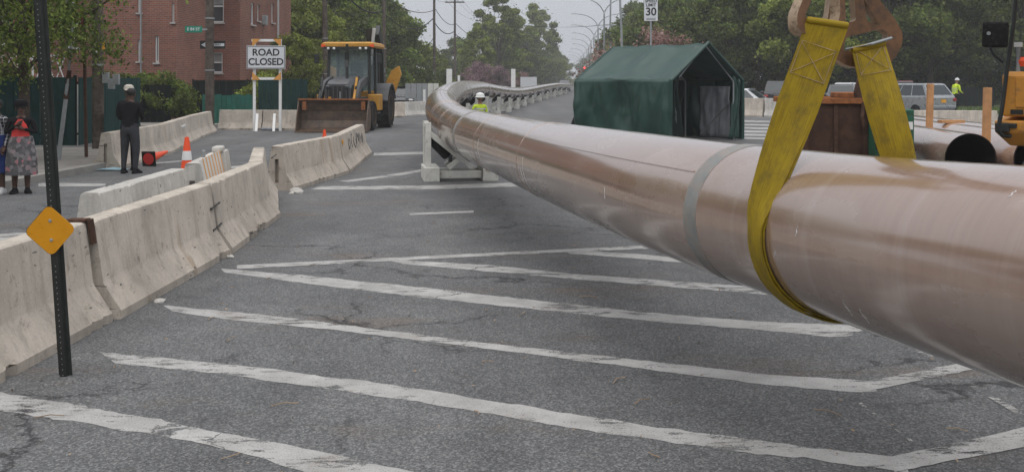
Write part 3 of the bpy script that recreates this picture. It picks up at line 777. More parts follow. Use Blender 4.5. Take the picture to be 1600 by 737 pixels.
def rigging():
    hook = Vector((1.64, 5.2, 3.05))
    def delta(c, label, ctr, nrm, ux, d, outer, holes, thick, off):
        e = empty('rigging_link', c, 0, label, 'rigging', 'steel links holding the sling eyes')
        nrm = nrm.normalized(); ux = (ux - nrm * ux.dot(nrm)).normalized(); uy = nrm.cross(ux).normalized()
        if uy.z < 0: uy = -uy
        S = d / FOC; fx = 1 / max(.3, ux.x)
        q = lambda px, py: ((px - ctr[0]) * S * fx, (ctr[1] - py) * S)
        for o_ in off:
            link_plate('side_plate', ([q(*p) for p in outer[0]], outer[1]), [([q(*p) for p in h], r) for h, r in holes], thick, nrm, nrm * o_, ux, uy, e)
        return e
    e = delta(TOPN, 'rusty triangular steel link holding the near leg of the yellow sling', (1293, 36), Vector((.42, -1, .10)), Vector((1, .3, -.17)), 5.0,
          ([(1252, 30), (1258, 54), (1320, 62), (1336, 50), (1340, 18), (1330, -60), (1322, -220), (1292, -220), (1288, -50), (1262, -2)], .035),
          [([(1266, 31), (1324, 41), (1329, 8), (1318, -70), (1302, -70), (1277, -5)], .025)], .075, (-.098,))
    e2 = delta(TOPF, 'broad brown rigging plate with cut-outs holding the far leg of the yellow sling', (1357, 73), Vector((.10, -1, .06)), Vector((1, .1, 0)), 5.42,
          ([(1296, 40), (1298, 84), (1330, 104), (1392, 104), (1414, 78), (1420, 52), (1406, 28), (1372, -14), (1352, -90), (1346, -220), (1304, -220), (1310, -60), (1302, 10)], .05),
          [([(1322, 80), (1392, 66), (1396, 50), (1384, 44), (1326, 58)], .02), ([(1357, -2), (1384, 40), (1361, 32)], .012), ([(1322, 36), (1344, 32), (1340, -30), (1322, -30)], .02)], .07, (-.075,))
    MB().tube([Vector((-.125, -.02, -.015)), Vector((.0, -.035, .012)), Vector((.125, .012, .045))], .008, 8).build('keeper_wire', 'galvanised', e2, smooth=True)
    # lifting hook above the frame
    h = empty('lifting_hook', hook, 0, 'steel crane hook carrying the brown sling links above the pipe', 'hook')
    pts = [Vector((.0, 0, .62)), Vector((0, 0, .35))] + [Vector((.16 * math.cos(R(a)), 0, .18 + .16 * math.sin(R(a)))) for a in range(90, -181, -30)]
    MB().tube(pts, [.045, .06] + [.06] * 4 + [.055] * 3 + [.045, .03, .015], 12).build('hook_bend', 'rust', h, smooth=True)
    MB().box((0, 0, .78), (.22, .16, .36)).build('hook_block', 'machine_orange', h, bevel=.03)
    return hook
HOOK = rigging()

# ================================================================== CONCRETE BARRIERS
BH = 0.745
PROF = [(.30, 0), (.30, .065), (.285, .085), (.165, .27), (.155, .30), (.098, .70), (.088, .735), (.07, BH)]
def barrier_mesh(L, seed, mat, H=1.0, chip=1.0):
    half = PROF; loop = [(x, z * H) for x, z in half] + [(-x, z * H) for x, z in half[::-1]]
    n = max(8, int(L / (0.045 if seed < 14 else .12))); rows = []
    for k in range(n + 1):
        y = -L / 2 + L * k / n; r = []
        for (x, z) in loop:
            nz = mnoise.noise(Vector((x * 3, y * 2.2, z * 3 + seed * 7))) * .006
            low = max(0, 1 - z / .12)
            cz = 0; cx = 0
            if .01 < z < .11 or z == 0:
                c_ = max(0, mnoise.noise(Vector((y * 2.2, seed * 3.3 + (5 if x > 0 else 0), 1.7))) + .7 * mnoise.noise(Vector((y * 11, seed * 1.3, 4.7))) + .4 * mnoise.noise(Vector((y * 27, seed, 2.2))) - .22) * chip * 1.3
                cx = -math.copysign(c_ * .11 * low, x); cz = -c_ * .06 if z > .07 else c_ * .02
            if z > .7 * H: cz -= max(0, mnoise.noise(Vector((y * 4.0, seed * 1.3, 8.2))) + .5 * mnoise.noise(Vector((y * 19, seed * 1.3, 8.2))) - .34) * .06 * chip
            e = 1 if (k == 0 or k == n) else 0
            yy = y + (random.uniform(-1, 1) * .012 if e else 0)
            r.append(Vector((x + nz + cx, yy, max(0, z + cz + nz * .5) if z > 0 else 0)))
        rows.append(r)
    mb = MB(); mb.loft(rows, caps=False); m = len(loop)
    bm = bmesh.new(); 
    me0 = bpy.data.meshes.new('tmp'); me0.from_pydata(mb.v, [], mb.f); bm.from_mesh(me0); bpy.data.meshes.remove(me0)
    bm.verts.ensure_lookup_table()
    for end, y, dy in ((0, -L / 2, .09), (n, L / 2, -.09)):
        bm.verts.ensure_lookup_table(); vs = [bm.verts[end * m + j] for j in range(m)]; es = []
        for j in range(m):
            e = bm.edges.get((vs[j], vs[(j + 1) % m])) or bm.edges.new((vs[j], vs[(j + 1) % m])); es.append(e)
        rc = [bm.verts.new((px_, y, pz_)) for px_, pz_ in ((-.035, .12 * H), (.035, .12 * H), (.035, .52 * H), (-.035, .52 * H))]
        rb = [bm.verts.new((px_, y + dy, pz_)) for px_, pz_ in ((-.03, .12 * H), (.03, .12 * H), (.03, .52 * H), (-.03, .52 * H))]
        es += [bm.edges.new((rc[j], rc[(j + 1) % 4])) for j in range(4)]
        bmesh.ops.triangle_fill(bm, edges=es, use_beauty=True)
        for j in range(4): bm.faces.new((rc[j], rc[(j + 1) % 4], rb[(j + 1) % 4], rb[j]))
        bm.faces.new(rb)
    bmesh.ops.recalc_face_normals(bm, faces=bm.faces[:])
    me = bpy.data.meshes.new('barrier_body'); bm.to_mesh(me); bm.free(); me.materials.append(MATS[mat])
    me.polygons.foreach_set('use_smooth', [True] * len(me.polygons)); me.set_sharp_from_angle(angle=R(28))
    return me
_bseed = [0]
def barrier(p, q, label, group=None, mat='barrier_concrete', gap=.02, H=1.0, tilt=0.0, shift=0.0, mesh=None):
    """from centre point p to centre point q on the ground"""
    p = Vector((p[0], p[1], 0)); q = Vector((q[0], q[1], 0)); d = q - p; L = d.length - gap; _bseed[0] += 1
    e = empty('concrete_barrier', ((p + q) / 2), math.atan2(d.y, d.x) - math.pi / 2, label, 'barrier', group)
    me = mesh or barrier_mesh(L, _bseed[0], mat, H)
    b = bpy.data.objects.new('barrier_body', me); link(b, e); b.rotation_euler = (0, tilt, 0)
    return e
# near row: the foot line on the road side is X=-2.95, centre 0.30 to the left
near = [((-3.42, 1.6), (-3.40, 4.66), 'pale jersey barrier behind the camera end of the near row', 0), 
        ((-3.40, 4.68), (-3.30, 7.72), 'jersey barrier behind the black post with the amber diamond', .0),
        ((-3.27, 7.78), (-3.22, 10.62), 'long scuffed jersey barrier beyond the rusty connector and black post', .0),
        ((-3.22, 10.66), (-3.38, 13.62), 'jersey barrier with a chipped foot next to the turned barrier', .0),
        ((-3.42, 13.66), (-4.08, 16.5), 'jersey barrier turned away end-on between two straight ones', .0),
        ((-3.90, 16.95), (-3.50, 20.2), 'jersey barrier with broken dark foot and concrete chunk beside it', .0),
        ((-3.50, 20.25), (-3.80, 25.6), 'graffitied jersey barrier ending the near row', .0)]
NB = [barrier(p, q, l, tilt=t) for p, q, l, t in near]
NB[0]['label'] = 'jersey barrier continuing the near row out past the amber diamond post'
barrier((-4.02, 9.75), (-4.08, 12.5), 'pale jersey barrier standing behind the near row with open end slot', mat='barrier_concrete_pale')
STR = barrier((-4.14, 13.25), (-4.55, 16.1), 'jersey barrier faced with an orange and white striped panel', mat='barrier_concrete_pale')
for k in range(7):   # striped panel leaning on its road side
    y0 = -1.35 + k * .26
    for a, b_, mt in ((0, .17, 'plastic_white'), (.17, .26, 'stripe_orange')):
        MB().prism([(y0 + a, .18), (y0 + b_ - .004, .18), (y0 + b_ - .004, .80), (y0 + a, .80)], .02, Matrix.Translation((.245, 0, .0)) @ Matrix.Rotation(R(-12), 4, 'Y') @ Matrix(((0, 0, 1, 0), (1, 0, 0, 0), (0, 1, 0, 0), (0, 0, 0, 1)))).build('stripe_board', mt, STR)
MB().box((-.02, -.35, BH + .05), (.05, .05, .1)).build('lifting_loop', 'galvanised', STR, bevel=.01)
MB().box((.03, .75, BH + .045), (.16, .3, .09)).build('broken_block', 'barrier_concrete_pale', STR, bevel=.03)
# rusty connector between the first two barriers
c = empty('barrier_connector', (-3.28, 7.74, 0), 0, 'rusty steel connector hooked between the two nearest jersey barriers', 'connector')
MB().box((0, .0, BH + .012), (.15, .11, .02)).build('top_plate', 'rust', c, bevel=.004)
MB().box((.105, 0, BH - .075), (.016, .09, .19), rot=Matrix.Rotation(R(-8), 3, 'Y')).build('side_plate', 'rust', c, bevel=.004)
MB().box((-.115, 0, BH - .07), (.016, .12, .17), rot=Matrix.Rotation(R(8), 3, 'Y')).build('side_plate', 'rust', c, bevel=.004)
MB().tube([(0, 0, .02), (0, 0, BH)], .016, 8).build('pin', 'rust', c)
# black clips on the joint of the second and third barriers
for (y_, z_, xo) in ((10.64, .50, .01), (10.64, .28, .03), (16.62, .58, .0)):
    x_ = -3.22 + .13 if y_ < 12 else -3.86
    t = MB().tube([(x_ + xo, y_ - .16, z_), (x_ + xo, y_ + .14, z_ + .03)], .012, 6).build('joint_pin', 'black_steel')
    tag(t, 'black steel pin bridging a joint between jersey barriers', 'pin', 'pins at the barrier joints')
# marks on the barriers
def stroke(pts, r, parent, name, mat):
    mb = MB(); mb.tube(pts, r, 5); o = mb.build(name, mat, parent); return o
G = NB[6]; rnd = random.Random(4)
for k in range(6):
    y0 = -1.2 + k * .58
    for q in range(2):
        pts = []; a0 = rnd.uniform(0, 6.28); sw = rnd.uniform(3.2, 5.6); ry, rzz = rnd.uniform(.13, .22), rnd.uniform(.09, .14); dy, dz = rnd.uniform(-.06, .06), rnd.uniform(-.04, .04)
        for j in range(12):
            a = a0 + sw * j / 11 * (1 if (k + q) % 2 else -1)
            z = max(.31, min(.69, .50 + dz + rzz * math.sin(a) + .02 * math.sin(j * 2.3))); pts.append((.155 - (z - .30) * .1425 + .003, y0 + dy + ry * math.cos(a) + .012 * (j - 6) * (q * 2 - 1), z))
        stroke(pts, .0065, G, 'graffiti_stroke', 'grey_paint')
MB().box((.128, -2.45, .60), (.012, .16, .09), rot=Matrix.Rotation(R(-8), 3, 'Y')).build('reflector', 'plate_amber', G)
stroke([(.147, -.55, .43), (.154, -.545, .39), (.158, -.54, .36)], .012, NB[1], 'paint_mark', 'sign_red')
# left row across the side street
left = [((-8.42, 21.2), (-8.82, 25.7), 'jersey barrier beside the fallen cone on the side street row'), ((-8.86, 25.8), (-10.1, 32.1), 'long jersey barrier with white scribble behind the upright cone'),
        ((-10.15, 32.2), (-10.9, 36.8), 'smooth grey jersey barrier in front of the utility pole'),
        ((-11.0, 38.6), (-9.35, 38.5), 'jersey barrier behind the left leg of the road closed sign'), ((-9.33, 38.5), (-7.9, 38.35), 'jersey barrier behind the right leg of the road closed sign')]
LB = [barrier(p, q, l, tilt=0) for p, q, l in left]
for k in range(5):
    stroke([(.128 + .004, -.1 + k * .2, .55), (.136, -.02 + k * .2, .48), (.128, .04 + k * .2, .56), (.138, .1 + k * .2, .46)], .010, LB[1], 'graffiti_stroke', 'white_paint')
# barriers beyond the backhoe and across the far carriageway
share = barrier_mesh(2.9, 40, 'barrier_concrete'); share2 = barrier_mesh(2.9, 41, 'barrier_concrete_pale')
for k, (x_, y_, a) in enumerate([(-6.9, 52.0, 75), (-5.3, 54.5, 30), (-4.4, 57.2, 10), (-3.6, 60.2, 8)]):
    dv = Vector((math.sin(R(a)), math.cos(R(a)), 0)) * 1.46; c_ = Vector((x_, y_, 0))
    barrier(c_ - dv, c_ + dv, 'jersey barrier in the row between backhoe and far pipe', 'barriers beyond the backhoe', mesh=share2 if k % 2 else share)
x0, y0 = 10.6, 54.5
dv = Vector((11.0, -7.4, 0)).normalized()
tallm = barrier_mesh(2.9, 42, 'barrier_concrete_pale', 1.28); tallm2 = barrier_mesh(2.9, 43, 'barrier_concrete', 1.28)
for k in range(3):
    p = Vector((x0, y0, 0)) + dv * 3.0 * k
    barrier(p, p + dv * 2.92, 'tall pale barrier across the far carriageway in front of the white sedan', 'barriers across the far carriageway', mesh=tallm if k % 2 else tallm2)
for k in range(3):
    p = Vector((11.9 + 3.0 * k, 38.6 - .5 * k, 0)); barrier(p, p + Vector((2.92, -.48, 0)), 'low grey barrier between the spare pipes and the silver wagon', 'low barriers behind the spare pipes', mesh=share if k % 2 else share2)

# ------------------------------------------------------------------ rubble beside the barriers
for k, (px_, py_, s_) in enumerate([(463, 301, .12), (250, 472, .05), (455, 303, .05), (360, 402, .04), (345, 396, .03)]):
    p = gnd(px_, py_); bm = bmesh.new(); bmesh.ops.create_icosphere(bm, subdivisions=2, radius=s_)
    for v_ in bm.verts: v_.co *= 1 + .5 * mnoise.noise(v_.co * (3 / s_ * .3) + Vector((k, 0, 0))); v_.co.z = max(v_.co.z * .55, -s_ * .2)
    me = bpy.data.meshes.new('concrete_chunk'); bm.to_mesh(me); bm.free(); me.materials.append(MATS['barrier_concrete_pale'])
    o = bpy.data.objects.new('concrete_chunk', me); o.location = (p.x, p.y, s_ * .2); link(o)
    tag(o, 'broken concrete chunk lying at the foot of a jersey barrier', 'rubble', 'concrete chunks by the barriers')

# ================================================================== BLACK POST WITH AMBER DIAMOND
base = gnd(101, 592); topp = at(60, 0, 6.2)
dirv = (topp - base).normalized()
post = empty('sign_post', base, 0, 'leaning black perforated steel post with small amber diamond plate', 'sign post')
def U(z): return dirv * z
wx = Vector((1, 0, 0)); wx = (wx - dirv * dirv.x).normalized(); wy = dirv.cross(wx).normalized()
mb = MB(); prof = [(-.040, .016), (-.024, .012), (-.017, -.018), (.017, -.018), (.024, .012), (.040, .016), (.040, .022), (.021, .019), (.013, -.011), (-.013, -.011), (-.021, .019), (-.040, .022)]
mb.loft([[U(z) + wx * a * 1.0 + wy * b for a, b in prof] for z in (-.08, 1.0, 2.0, 3.3)]); mb.build('post', 'black_steel', post)
mb = MB()
for k in range(98):
    z = .03 + k * .033
    if .70 < z < 1.02: continue
    c_ = U(z) - wy * .0195
    i = mb.add([c_ + (wx * math.cos(j * math.pi / 4) + dirv * math.sin(j * math.pi / 4)) * .0034 for j in range(8)]); mb.face([i + j for j in range(8)])
mb.build('perforations', 'galvanised', post)
zc = (CAMH - (360 - 128) * 6.15 / FOC)
cpt = U(zc) - wy * .028 + wx * (-.012)
M_ = Matrix((( *wx, 0), (*wy, 0), (*dirv, 0), (0, 0, 0, 1))).transposed()
M_ = Matrix.Translation(cpt) @ M_ @ Matrix.Rotation(R(90), 4, 'X')
dm = []
for k in range(4):
    ca, sa = math.cos(R(90 * k)), math.sin(R(90 * k)); ctr = Vector((ca, sa)) * .106
    for j in range(-4, 5):
        a = R(90 * k + j * 11.25); dm.append((ctr.x + math.cos(a) * .036, ctr.y + math.sin(a) * .036))
pl = MB().prism(dm, .004, M_).build('diamond_plate', 'sign_amber', post)
MB().prism([(a * 1.012 - .004, b * 1.012) for a, b in dm], .003, M_ @ Matrix.Translation((0, 0, -.006))).build('backing_plate', 'black_steel', post)
for zz in (.058, -.058): MB().lathe([(.010, 0), (.010, .004), (.005, .006)], 10, M_ @ Vector((0.004, zz, .002)), -wy).build('bolt', 'galvanised', pl)
MB().lathe([(.14, 0), (.12, .012), (.05, .02)], 18, (0, 0, 0)).build('asphalt_collar', 'asphalt', post)

# ================================================================== TRAFFIC CONES
def cone(loc, h, label, fallen=None, bands=True):
    e = empty('traffic_cone', loc, 0, label, 'cone')
    MB().box((0, 0, .015), (h * .42, h * .42, .03)).build('cone_base', 'black_rubber', e, bevel=.008)
    MB().lathe([(h * .155, .03), (h * .15, .05), (h * .04, h * .97), (h * .032, h), (h * .02, h), (h * .03, h * .96), (h * .13, .05)], 22).build('cone_body', 'orange_plastic', e, smooth=True)
    if bands:
        for z0, z1 in ((.60, .76),) :
            f = lambda z: h * (.152 - (.152 - .04) * (z - .05) / .92) + .003
            MB().lathe([(f(z0), h * z0), (f(z1), h * z1)], 22, caps=False).build('reflective_band', 'reflector_white', e, smooth=True)
    return e
cone(gnd(292, 304), .92, 'upright orange traffic cone with white band behind the striped barrier')
cone(gnd(507, 252), .72, 'small orange cone whose tip shows above the near barriers', bands=False)
fc = cone(gnd(232, 260) + Vector((0, 0, .16)), .75, 'red traffic cone lying on its side beside the man in black', bands=False)
fc.rotation_euler = (R(-82), 0, R(-12))
MB().lathe([(.125, -.004), (.125, .0)], 20).build('hollow_base', 'orange_red', fc)
for k, p in enumerate([(904, 158), (910, 154), (899, 151)]): cone(gnd(*p), .95, 'orange cone standing far down the street by the dark car', bands=False)['group'] = 'cones far down the street'
r_ = MB(); rr = random.Random(3); P0 = gnd(172, 266)
i = r_.add([(P0.x - .28, P0.y - .12, .012), (P0.x - .05, P0.y - .2, .03), (P0.x + .3, P0.y - .1, .012), (P0.x + .34, P0.y + .15, .02), (P0.x, P0.y + .2, .05), (P0.x - .3, P0.y + .12, .012)])
r_.face([i + k for k in range(6)]); o = r_.build('rag', 'blue_rag'); tag(o, 'pale blue rag lying on the road by the kerb', 'rag')
# litter: dead leaves and twigs on the asphalt
rng = np.random.default_rng(5); n = 420
lx = rng.uniform(-3, 4, n); ly = 4 + rng.uniform(0, 1, n) ** 1.6 * 13; c_ = np.stack([lx, ly, np.full(n, .012)], 1)
me = leaves(rng, c_, .011, 'litter', 'leaf_litter', up=3.0)
o = bpy.data.objects.new('leaf_litter', me); link(o); tag(o, 'scattered dead leaves and bits on the asphalt', 'litter', kind='stuff')
mb = MB(); rr = random.Random(9)
for k in range(26):
    x_, y_, a, l = rr.uniform(-2.5, 3), rr.uniform(4.8, 13), rr.uniform(0, 6.28), rr.uniform(.04, .16)
    mb.tube([(x_, y_, .012), (x_ + math.cos(a) * l / 2, y_ + math.sin(a) * l / 2, .016), (x_ + math.cos(a + .3) * l, y_ + math.sin(a + .3) * l, .012)], .003, 5)
o = mb.build('twigs', 'litter'); tag(o, 'small dry twigs strewn over the asphalt', 'litter', kind='stuff')

# ================================================================== PEOPLE
def person(loc, rz, J, bones, label, H, mats, extra=None, skin='skin_dark'):
    """J: joint -> (pos, radius); bones: (a, b, material slot). One skinned body mesh, then clothing/hair children."""
    e = empty('person', loc, rz, label, 'person')
    names = list(J); me = bpy.data.meshes.new('body'); me.from_pydata([J[k][0] for k in names], [(names.index(a), names.index(b)) for a, b, _ in bones], [])
    o = bpy.data.objects.new('body', me); link(o)
    o.modifiers.new('skin', 'SKIN'); sk = me.skin_vertices[0].data
    for k, nme in enumerate(names):
        r = J[nme][1]; sk[k].radius = (r, r) if not isinstance(r, tuple) else r
        sk[k].use_root = nme == 'pelvis'
    sb = o.modifiers.new('sub', 'SUBSURF'); sb.levels = 2; sb.render_levels = 2
    bpy.context.view_layer.update()
    m2 = bpy.data.meshes.new_from_object(o.evaluated_get(bpy.context.evaluated_depsgraph_get())); bpy.data.objects.remove(o)
    m2.materials.clear()
    for m in mats: m2.materials.append(MATS[m])
    segs = [(Vector(J[a][0]), Vector(J[b][0]), s) for a, b, s in bones]
    for p in m2.polygons:
        c = p.center; best = 9; bi = 0
        for a, b, s in segs:
            d = b - a; t = max(0, min(1, (c - a).dot(d) / max(1e-9, d.length_squared))); q = (a + d * t - c).length
            if q < best: best = q; bi = s
        p.material_index = bi; p.use_smooth = True
    b = bpy.data.objects.new('body', m2); link(b, e)
    head = Vector(J['head'][0]); 
    # face and ears (the figure faces -Y)
    hr = .075
    for s in (-1, 1):
        MB().sphere(head + Vector((s * .074, .005, -.005)), (.012, .02, .03), 8).build('ear', skin, e, smooth=True)
        MB().sphere(head + Vector((s * .032, -.086, .012)), (.012, .008, .008), 8).build('eye', 'hair_black', e, smooth=True)
    MB().sphere(head + Vector((0, -.098, -.012)), (.013, .018, .024), 8).build('nose', skin, e, smooth=True)
    MB().sphere(head + Vector((0, -.088, -.05)), (.024, .008, .007), 8).build('mouth', 'rust', e, smooth=True)
    # hands with five fingers
    for hn, el in (('handL', 'elbL'), ('handR', 'elbR')):
        hp = Vector(J[hn][0]); d = (hp - Vector(J[el][0])).normalized(); side = d.cross(Vector((0, 1, 0))).normalized() if abs(d.y) < .9 else Vector((1, 0, 0)); fwd = side.cross(d).normalized()
        mb = MB(); mb.tube([hp - d * .02, hp + d * .04, hp + d * .085], [.026, .038, .034], 10)
        for k in range(4):
            q = hp + d * .075 + fwd * (-.028 + .0185 * k); l = (.062, .072, .068, .052)[k]
            mb.tube([q, q + d * l * .5 + side * .006, q + d * l * .9 + side * .022], [.0095, .0085, .006], 6)
        q = hp + d * .015 + fwd * -.03; mb.tube([q, q + d * .03 - fwd * .022, q + d * .06 - fwd * .03], [.012, .010, .007], 6)
        mb.build('hand', skin, e, smooth=True)
    for fn in ('L', 'R'):
        f = Vector(J['ank' + fn][0]); t = Vector(J['toe' + fn][0])
        dv = (t - f); dv.z = 0; dv.normalize(); sd_ = Vector((-dv.y, dv.x, 0)); rows = []
        for s_, w_, h_ in ((-.075, .03, .05), (-.05, .042, .075), (.03, .043, .08), (.10, .05, .058), (.16, .045, .04), (.185, .022, .022)):
            rows.append([Vector((f.x, f.y, 0)) + dv * s_ + sd_ * w_ * a + Vector((0, 0, .002 + h_ * z)) for a, z in ((-1, 0), (1, 0), (1, .5), (.6, 1), (-.6, 1), (-1, .5))])
        MB().loft(rows).build('shoe', mats[-1], e, smooth=True, angle=60)
    if extra: extra(e, J, head)
    return e
def stance(H, lean=0.0, spread=.10, arms='down', heavy=1.0, armdat=None, legs=None):
    k = H / 1.75; v = lambda x, y, z: Vector((x * k, y * k, z * k)); h = heavy
    J = {'pelvis': (v(0, 0, .95), (.135 * k * h, .105 * k * h)), 'waist': (v(0, -.01 - lean * .2, 1.10), (.125 * k * h, .095 * k * h)), 'chest': (v(0, -lean * .6, 1.32), (.155 * k * h, .105 * k * h)),
         'neckb': (v(0, -lean * .9 + .01, 1.47), (.07 * k, .065 * k)), 'neck': (v(0, -lean - .005, 1.53), .052 * k), 'head': (v(0, -lean - .02, 1.635), (.078 * k, .092 * k)), 'crown': (v(0, -lean - .015, 1.70), (.062 * k, .075 * k)),
         'hipL': (v(-.09, 0, .90), .098 * k * h), 'hipR': (v(.09, 0, .90), .098 * k * h),
         'kneeL': (v(-spread, -.02, .50), .066 * k * h), 'kneeR': (v(spread, -.02, .50), .066 * k * h),
         'ankL': (v(-spread, .02, .09), .047 * k), 'ankR': (v(spread, .02, .09), .047 * k),
         'toeL': (v(-spread - .03, -.12, .04), .03 * k), 'toeR': (v(spread + .03, -.12, .04), .03 * k),
         'shL': (v(-.18 * h ** .5, -lean * .75, 1.42), .062 * k * h ** .5), 'shR': (v(.18 * h ** .5, -lean * .75, 1.42), .062 * k * h ** .5)}
    A = armdat or {'elbL': (-.25, .02 - lean * .3, 1.13), 'handL': (-.24, -.10, .88), 'elbR': (.25, .02 - lean * .3, 1.13), 'handR': (.24, -.10, .88)}
    for q, r in (('elbL', .045), ('elbR', .045), ('handL', .030), ('handR', .030)): J[q] = (v(*A[q]), r * k)
    if legs:
        for q, p in legs.items(): J[q] = (v(*p), J[q][1])
    return J
def bones(sh=0, pa=1, sk=2, shoe=3, sleeve=None):
    sl_ = sh if sleeve is None else sleeve
    return [('pelvis', 'waist', sh), ('waist', 'chest', sh), ('chest', 'neckb', sh), ('neckb', 'neck', sk), ('neck', 'head', sk), ('head', 'crown', sk),
            ('pelvis', 'hipL', pa), ('pelvis', 'hipR', pa), ('hipL', 'kneeL', pa), ('hipR', 'kneeR', pa), ('kneeL', 'ankL', pa), ('kneeR', 'ankR', pa), ('ankL', 'toeL', shoe), ('ankR', 'toeR', shoe),
            ('chest', 'shL', sh), ('chest', 'shR', sh), ('shL', 'elbL', sl_), ('shR', 'elbR', sl_), ('elbL', 'handL', sl_), ('elbR', 'handR', sl_)]
def hair_cap(e, head, mat='hair_black', r=(.088, .104, .085), dz=.045, dy=.012): MB().sphere(head + Vector((0, dy, dz)), r, 14).build('hair', mat, e, smooth=True)
def cap(e, head, mat, dz=.075):
    mb = MB(); mb.lathe([(.100, 0), (.101, .03), (.088, .075), (.05, .10), (.01, .106)], 18, head + Vector((0, .005, dz - .02))); c = mb.build('cap', mat, e, smooth=True)
    rows = []
    for a in range(-60, 61, 20):
        s, q = math.sin(R(a)), math.cos(R(a)); rows.append([head + Vector((s * .095, -q * .095, dz - .012)), head + Vector((s * .10, -.07 - q * .12, dz - .03)), head + Vector((s * .10, -.07 - q * .12, dz - .036)), head + Vector((s * .095, -q * .095, dz - .02))])
    MB().loft(rows).build('visor', mat, c, smooth=True)
def hard_hat(e, head, mat):
    h = MB().lathe([(.150, 0), (.150, .008), (.118, .016), (.117, .05), (.10, .095), (.06, .122), (.01, .13)], 20, head + Vector((0, 0, .035))).build('hard_hat', mat, e, smooth=True)
    MB().tube([head + Vector((0, .115, .06)), head + Vector((0, .07, .145)), head + Vector((0, 0, .168)), head + Vector((0, -.07, .145)), head + Vector((0, -.115, .06))], .009, 6).build('hat_ridge', mat, h, smooth=True)
def skirt(e, J, mat, z1, r0=.15, r1=.24, name='skirt', folds=11, k=1.0):
    p = Vector(J['waist'][0]); rows = []; z0 = p.z + .0
    for j in range(9):
        t = j / 8; z = z0 + (z1 - z0) * t; r = r0 + (r1 - r0) * min(1, t * 1.6) ** .7
        rows.append([Vector((p.x * (1 - t) + math.cos(a * math.pi / 24) * r * (1 + .05 * t * math.sin(a * math.pi / 24 * folds)), p.y * (1 - t) + math.sin(a * math.pi / 24) * r * .82 * (1 + .05 * t * math.sin(a * math.pi / 24 * folds)), z)) for a in range(48)])
    MB().loft(rows, caps=True).build(name, mat, e, smooth=True, angle=60)
# man in black with his back to the street
def ex1(e, J, head): hair_cap(e, head, 'hair_black')
person(gnd(203, 271), R(172), stance(1.66, .05, .13, armdat={'elbL': (-.27, -.03, 1.14), 'handL': (-.13, -.26, 1.12), 'elbR': (.27, -.03, 1.14), 'handR': (.10, -.26, 1.10)}, heavy=1.26), bones(), 'man in black sweater and grey trousers seen from behind', 1.66, ['cloth_black', 'cloth_grey', 'skin_dark', 'cloth_black'], ex1)
# companion in a cream cap, mostly hidden behind him
def ex2(e, J, head): hair_cap(e, head, 'hair_black'); cap(e, head, 'cloth_cream')
person(gnd(201, 266.5) + Vector((0, 0, 0)), R(25), stance(1.70, .02, .09, armdat={'elbL': (-.22, -.02, 1.14), 'handL': (-.05, -.22, 1.12), 'elbR': (.22, -.02, 1.14), 'handR': (.05, -.22, 1.10)}, heavy=1.0), bones(), 'person in cream cap and dark clothes facing the man in black', 1.7, ['cloth_black', 'cloth_black', 'skin_dark', 'cloth_black'], ex2)
# woman in coral top, black cardigan, floral skirt
def ex3(e, J, head):
    hair_cap(e, head, 'hair_black', (.086, .10, .082), .048); MB().lathe([(.099, 0), (.108, .05), (.085, .10), (.01, .12)], 16, head + Vector((0, .008, .03))).build('knit_hat', 'cloth_black', e, smooth=True)
    skirt(e, J, 'cloth_floral', .30, .17, .235)
    ch = Vector(J['chest'][0]); MB().loft([[Vector((a * w_ - .005, y_, z_)) for a, y_ in zip((-1, -.5, 0, .5, 1), (-.085 * q, -.118 * q, -.13 * q, -.118 * q, -.085 * q))] + [Vector((a * w_ - .005, -.05, z_)) for a in (1, .5, 0, -.5, -1)] for z_, w_, q in ((.80, .125, 1.15), (.92, .135, 1.15), (1.02, .12, 1.15), (1.12, .085, 1.06), (1.20, .04, .95))]).build('coral_top', 'cloth_coral', e, smooth=True)
person(gnd(33, 302), R(22), stance(1.47, .03, .11, armdat={'elbL': (-.27, -.06, 1.17), 'handL': (-.06, -.20, 1.32), 'elbR': (.27, -.06, 1.17), 'handR': (.05, -.20, 1.25)}, heavy=1.12), bones(0, 2, 2, 3), 'woman in coral top and black cardigan with a floral skirt', 1.47, ['cloth_black', 'cloth_floral', 'skin_dark', 'cloth_black'], ex3)
# woman in plaid and blue at the frame edge
def ex4(e, J, head):
    hair_cap(e, head, 'hair_black'); skirt(e, J, 'cloth_blue', .34, .165, .22)
person(gnd(-4, 302), R(-15), stance(1.5, .02, .10, heavy=1.1), bones(0, 2, 2, 3), 'woman in plaid shirt, blue skirt and white shoes', 1.5, ['cloth_plaid', 'cloth_blue', 'skin_dark', 'plastic_white'], ex4)
# workers
def vest_tape(e, J, mat='silver_tape', k=1.0):
    c = Vector(J['waist'][0]); 
    for dz, r in ((.03, .150), (.16, .168)): MB().lathe([(r, 0), (r + .002, .04)], 20, Vector((c.x, c.y, c.z + dz)), caps=False).build('reflective_tape', mat, e, smooth=True)
def ex5(e, J, head): hard_hat(e, head, 'plastic_white'); vest_tape(e, J)
person(Vector((-0.86, 27.0, 0)), R(20), stance(1.45, .06, .1), bones(0, 1, 2, 3), 'worker in white hard hat and lime jacket behind the pipe', 1.52, ['hivis', 'cloth_blue', 'skin_tan', 'cloth_black'], ex5, skin='skin_tan')
def ex6(e, J, head): hard_hat(e, head, 'plastic_white'); vest_tape(e, J)
person(Vector((24.4, 56.5, .0)), R(110), stance(1.98, .16, .1, armdat={'elbL': (-.25, -.12, 1.15), 'handL': (-.16, -.36, 1.05), 'elbR': (.25, -.12, 1.15), 'handR': (.16, -.36, 1.05)}, heavy=1.1), bones(0, 1, 2, 3), 'worker in lime jacket and white hard hat beside the silver wagon', 1.82, ['hivis', 'cloth_black', 'skin_tan', 'cloth_black'], ex6, skin='skin_tan')

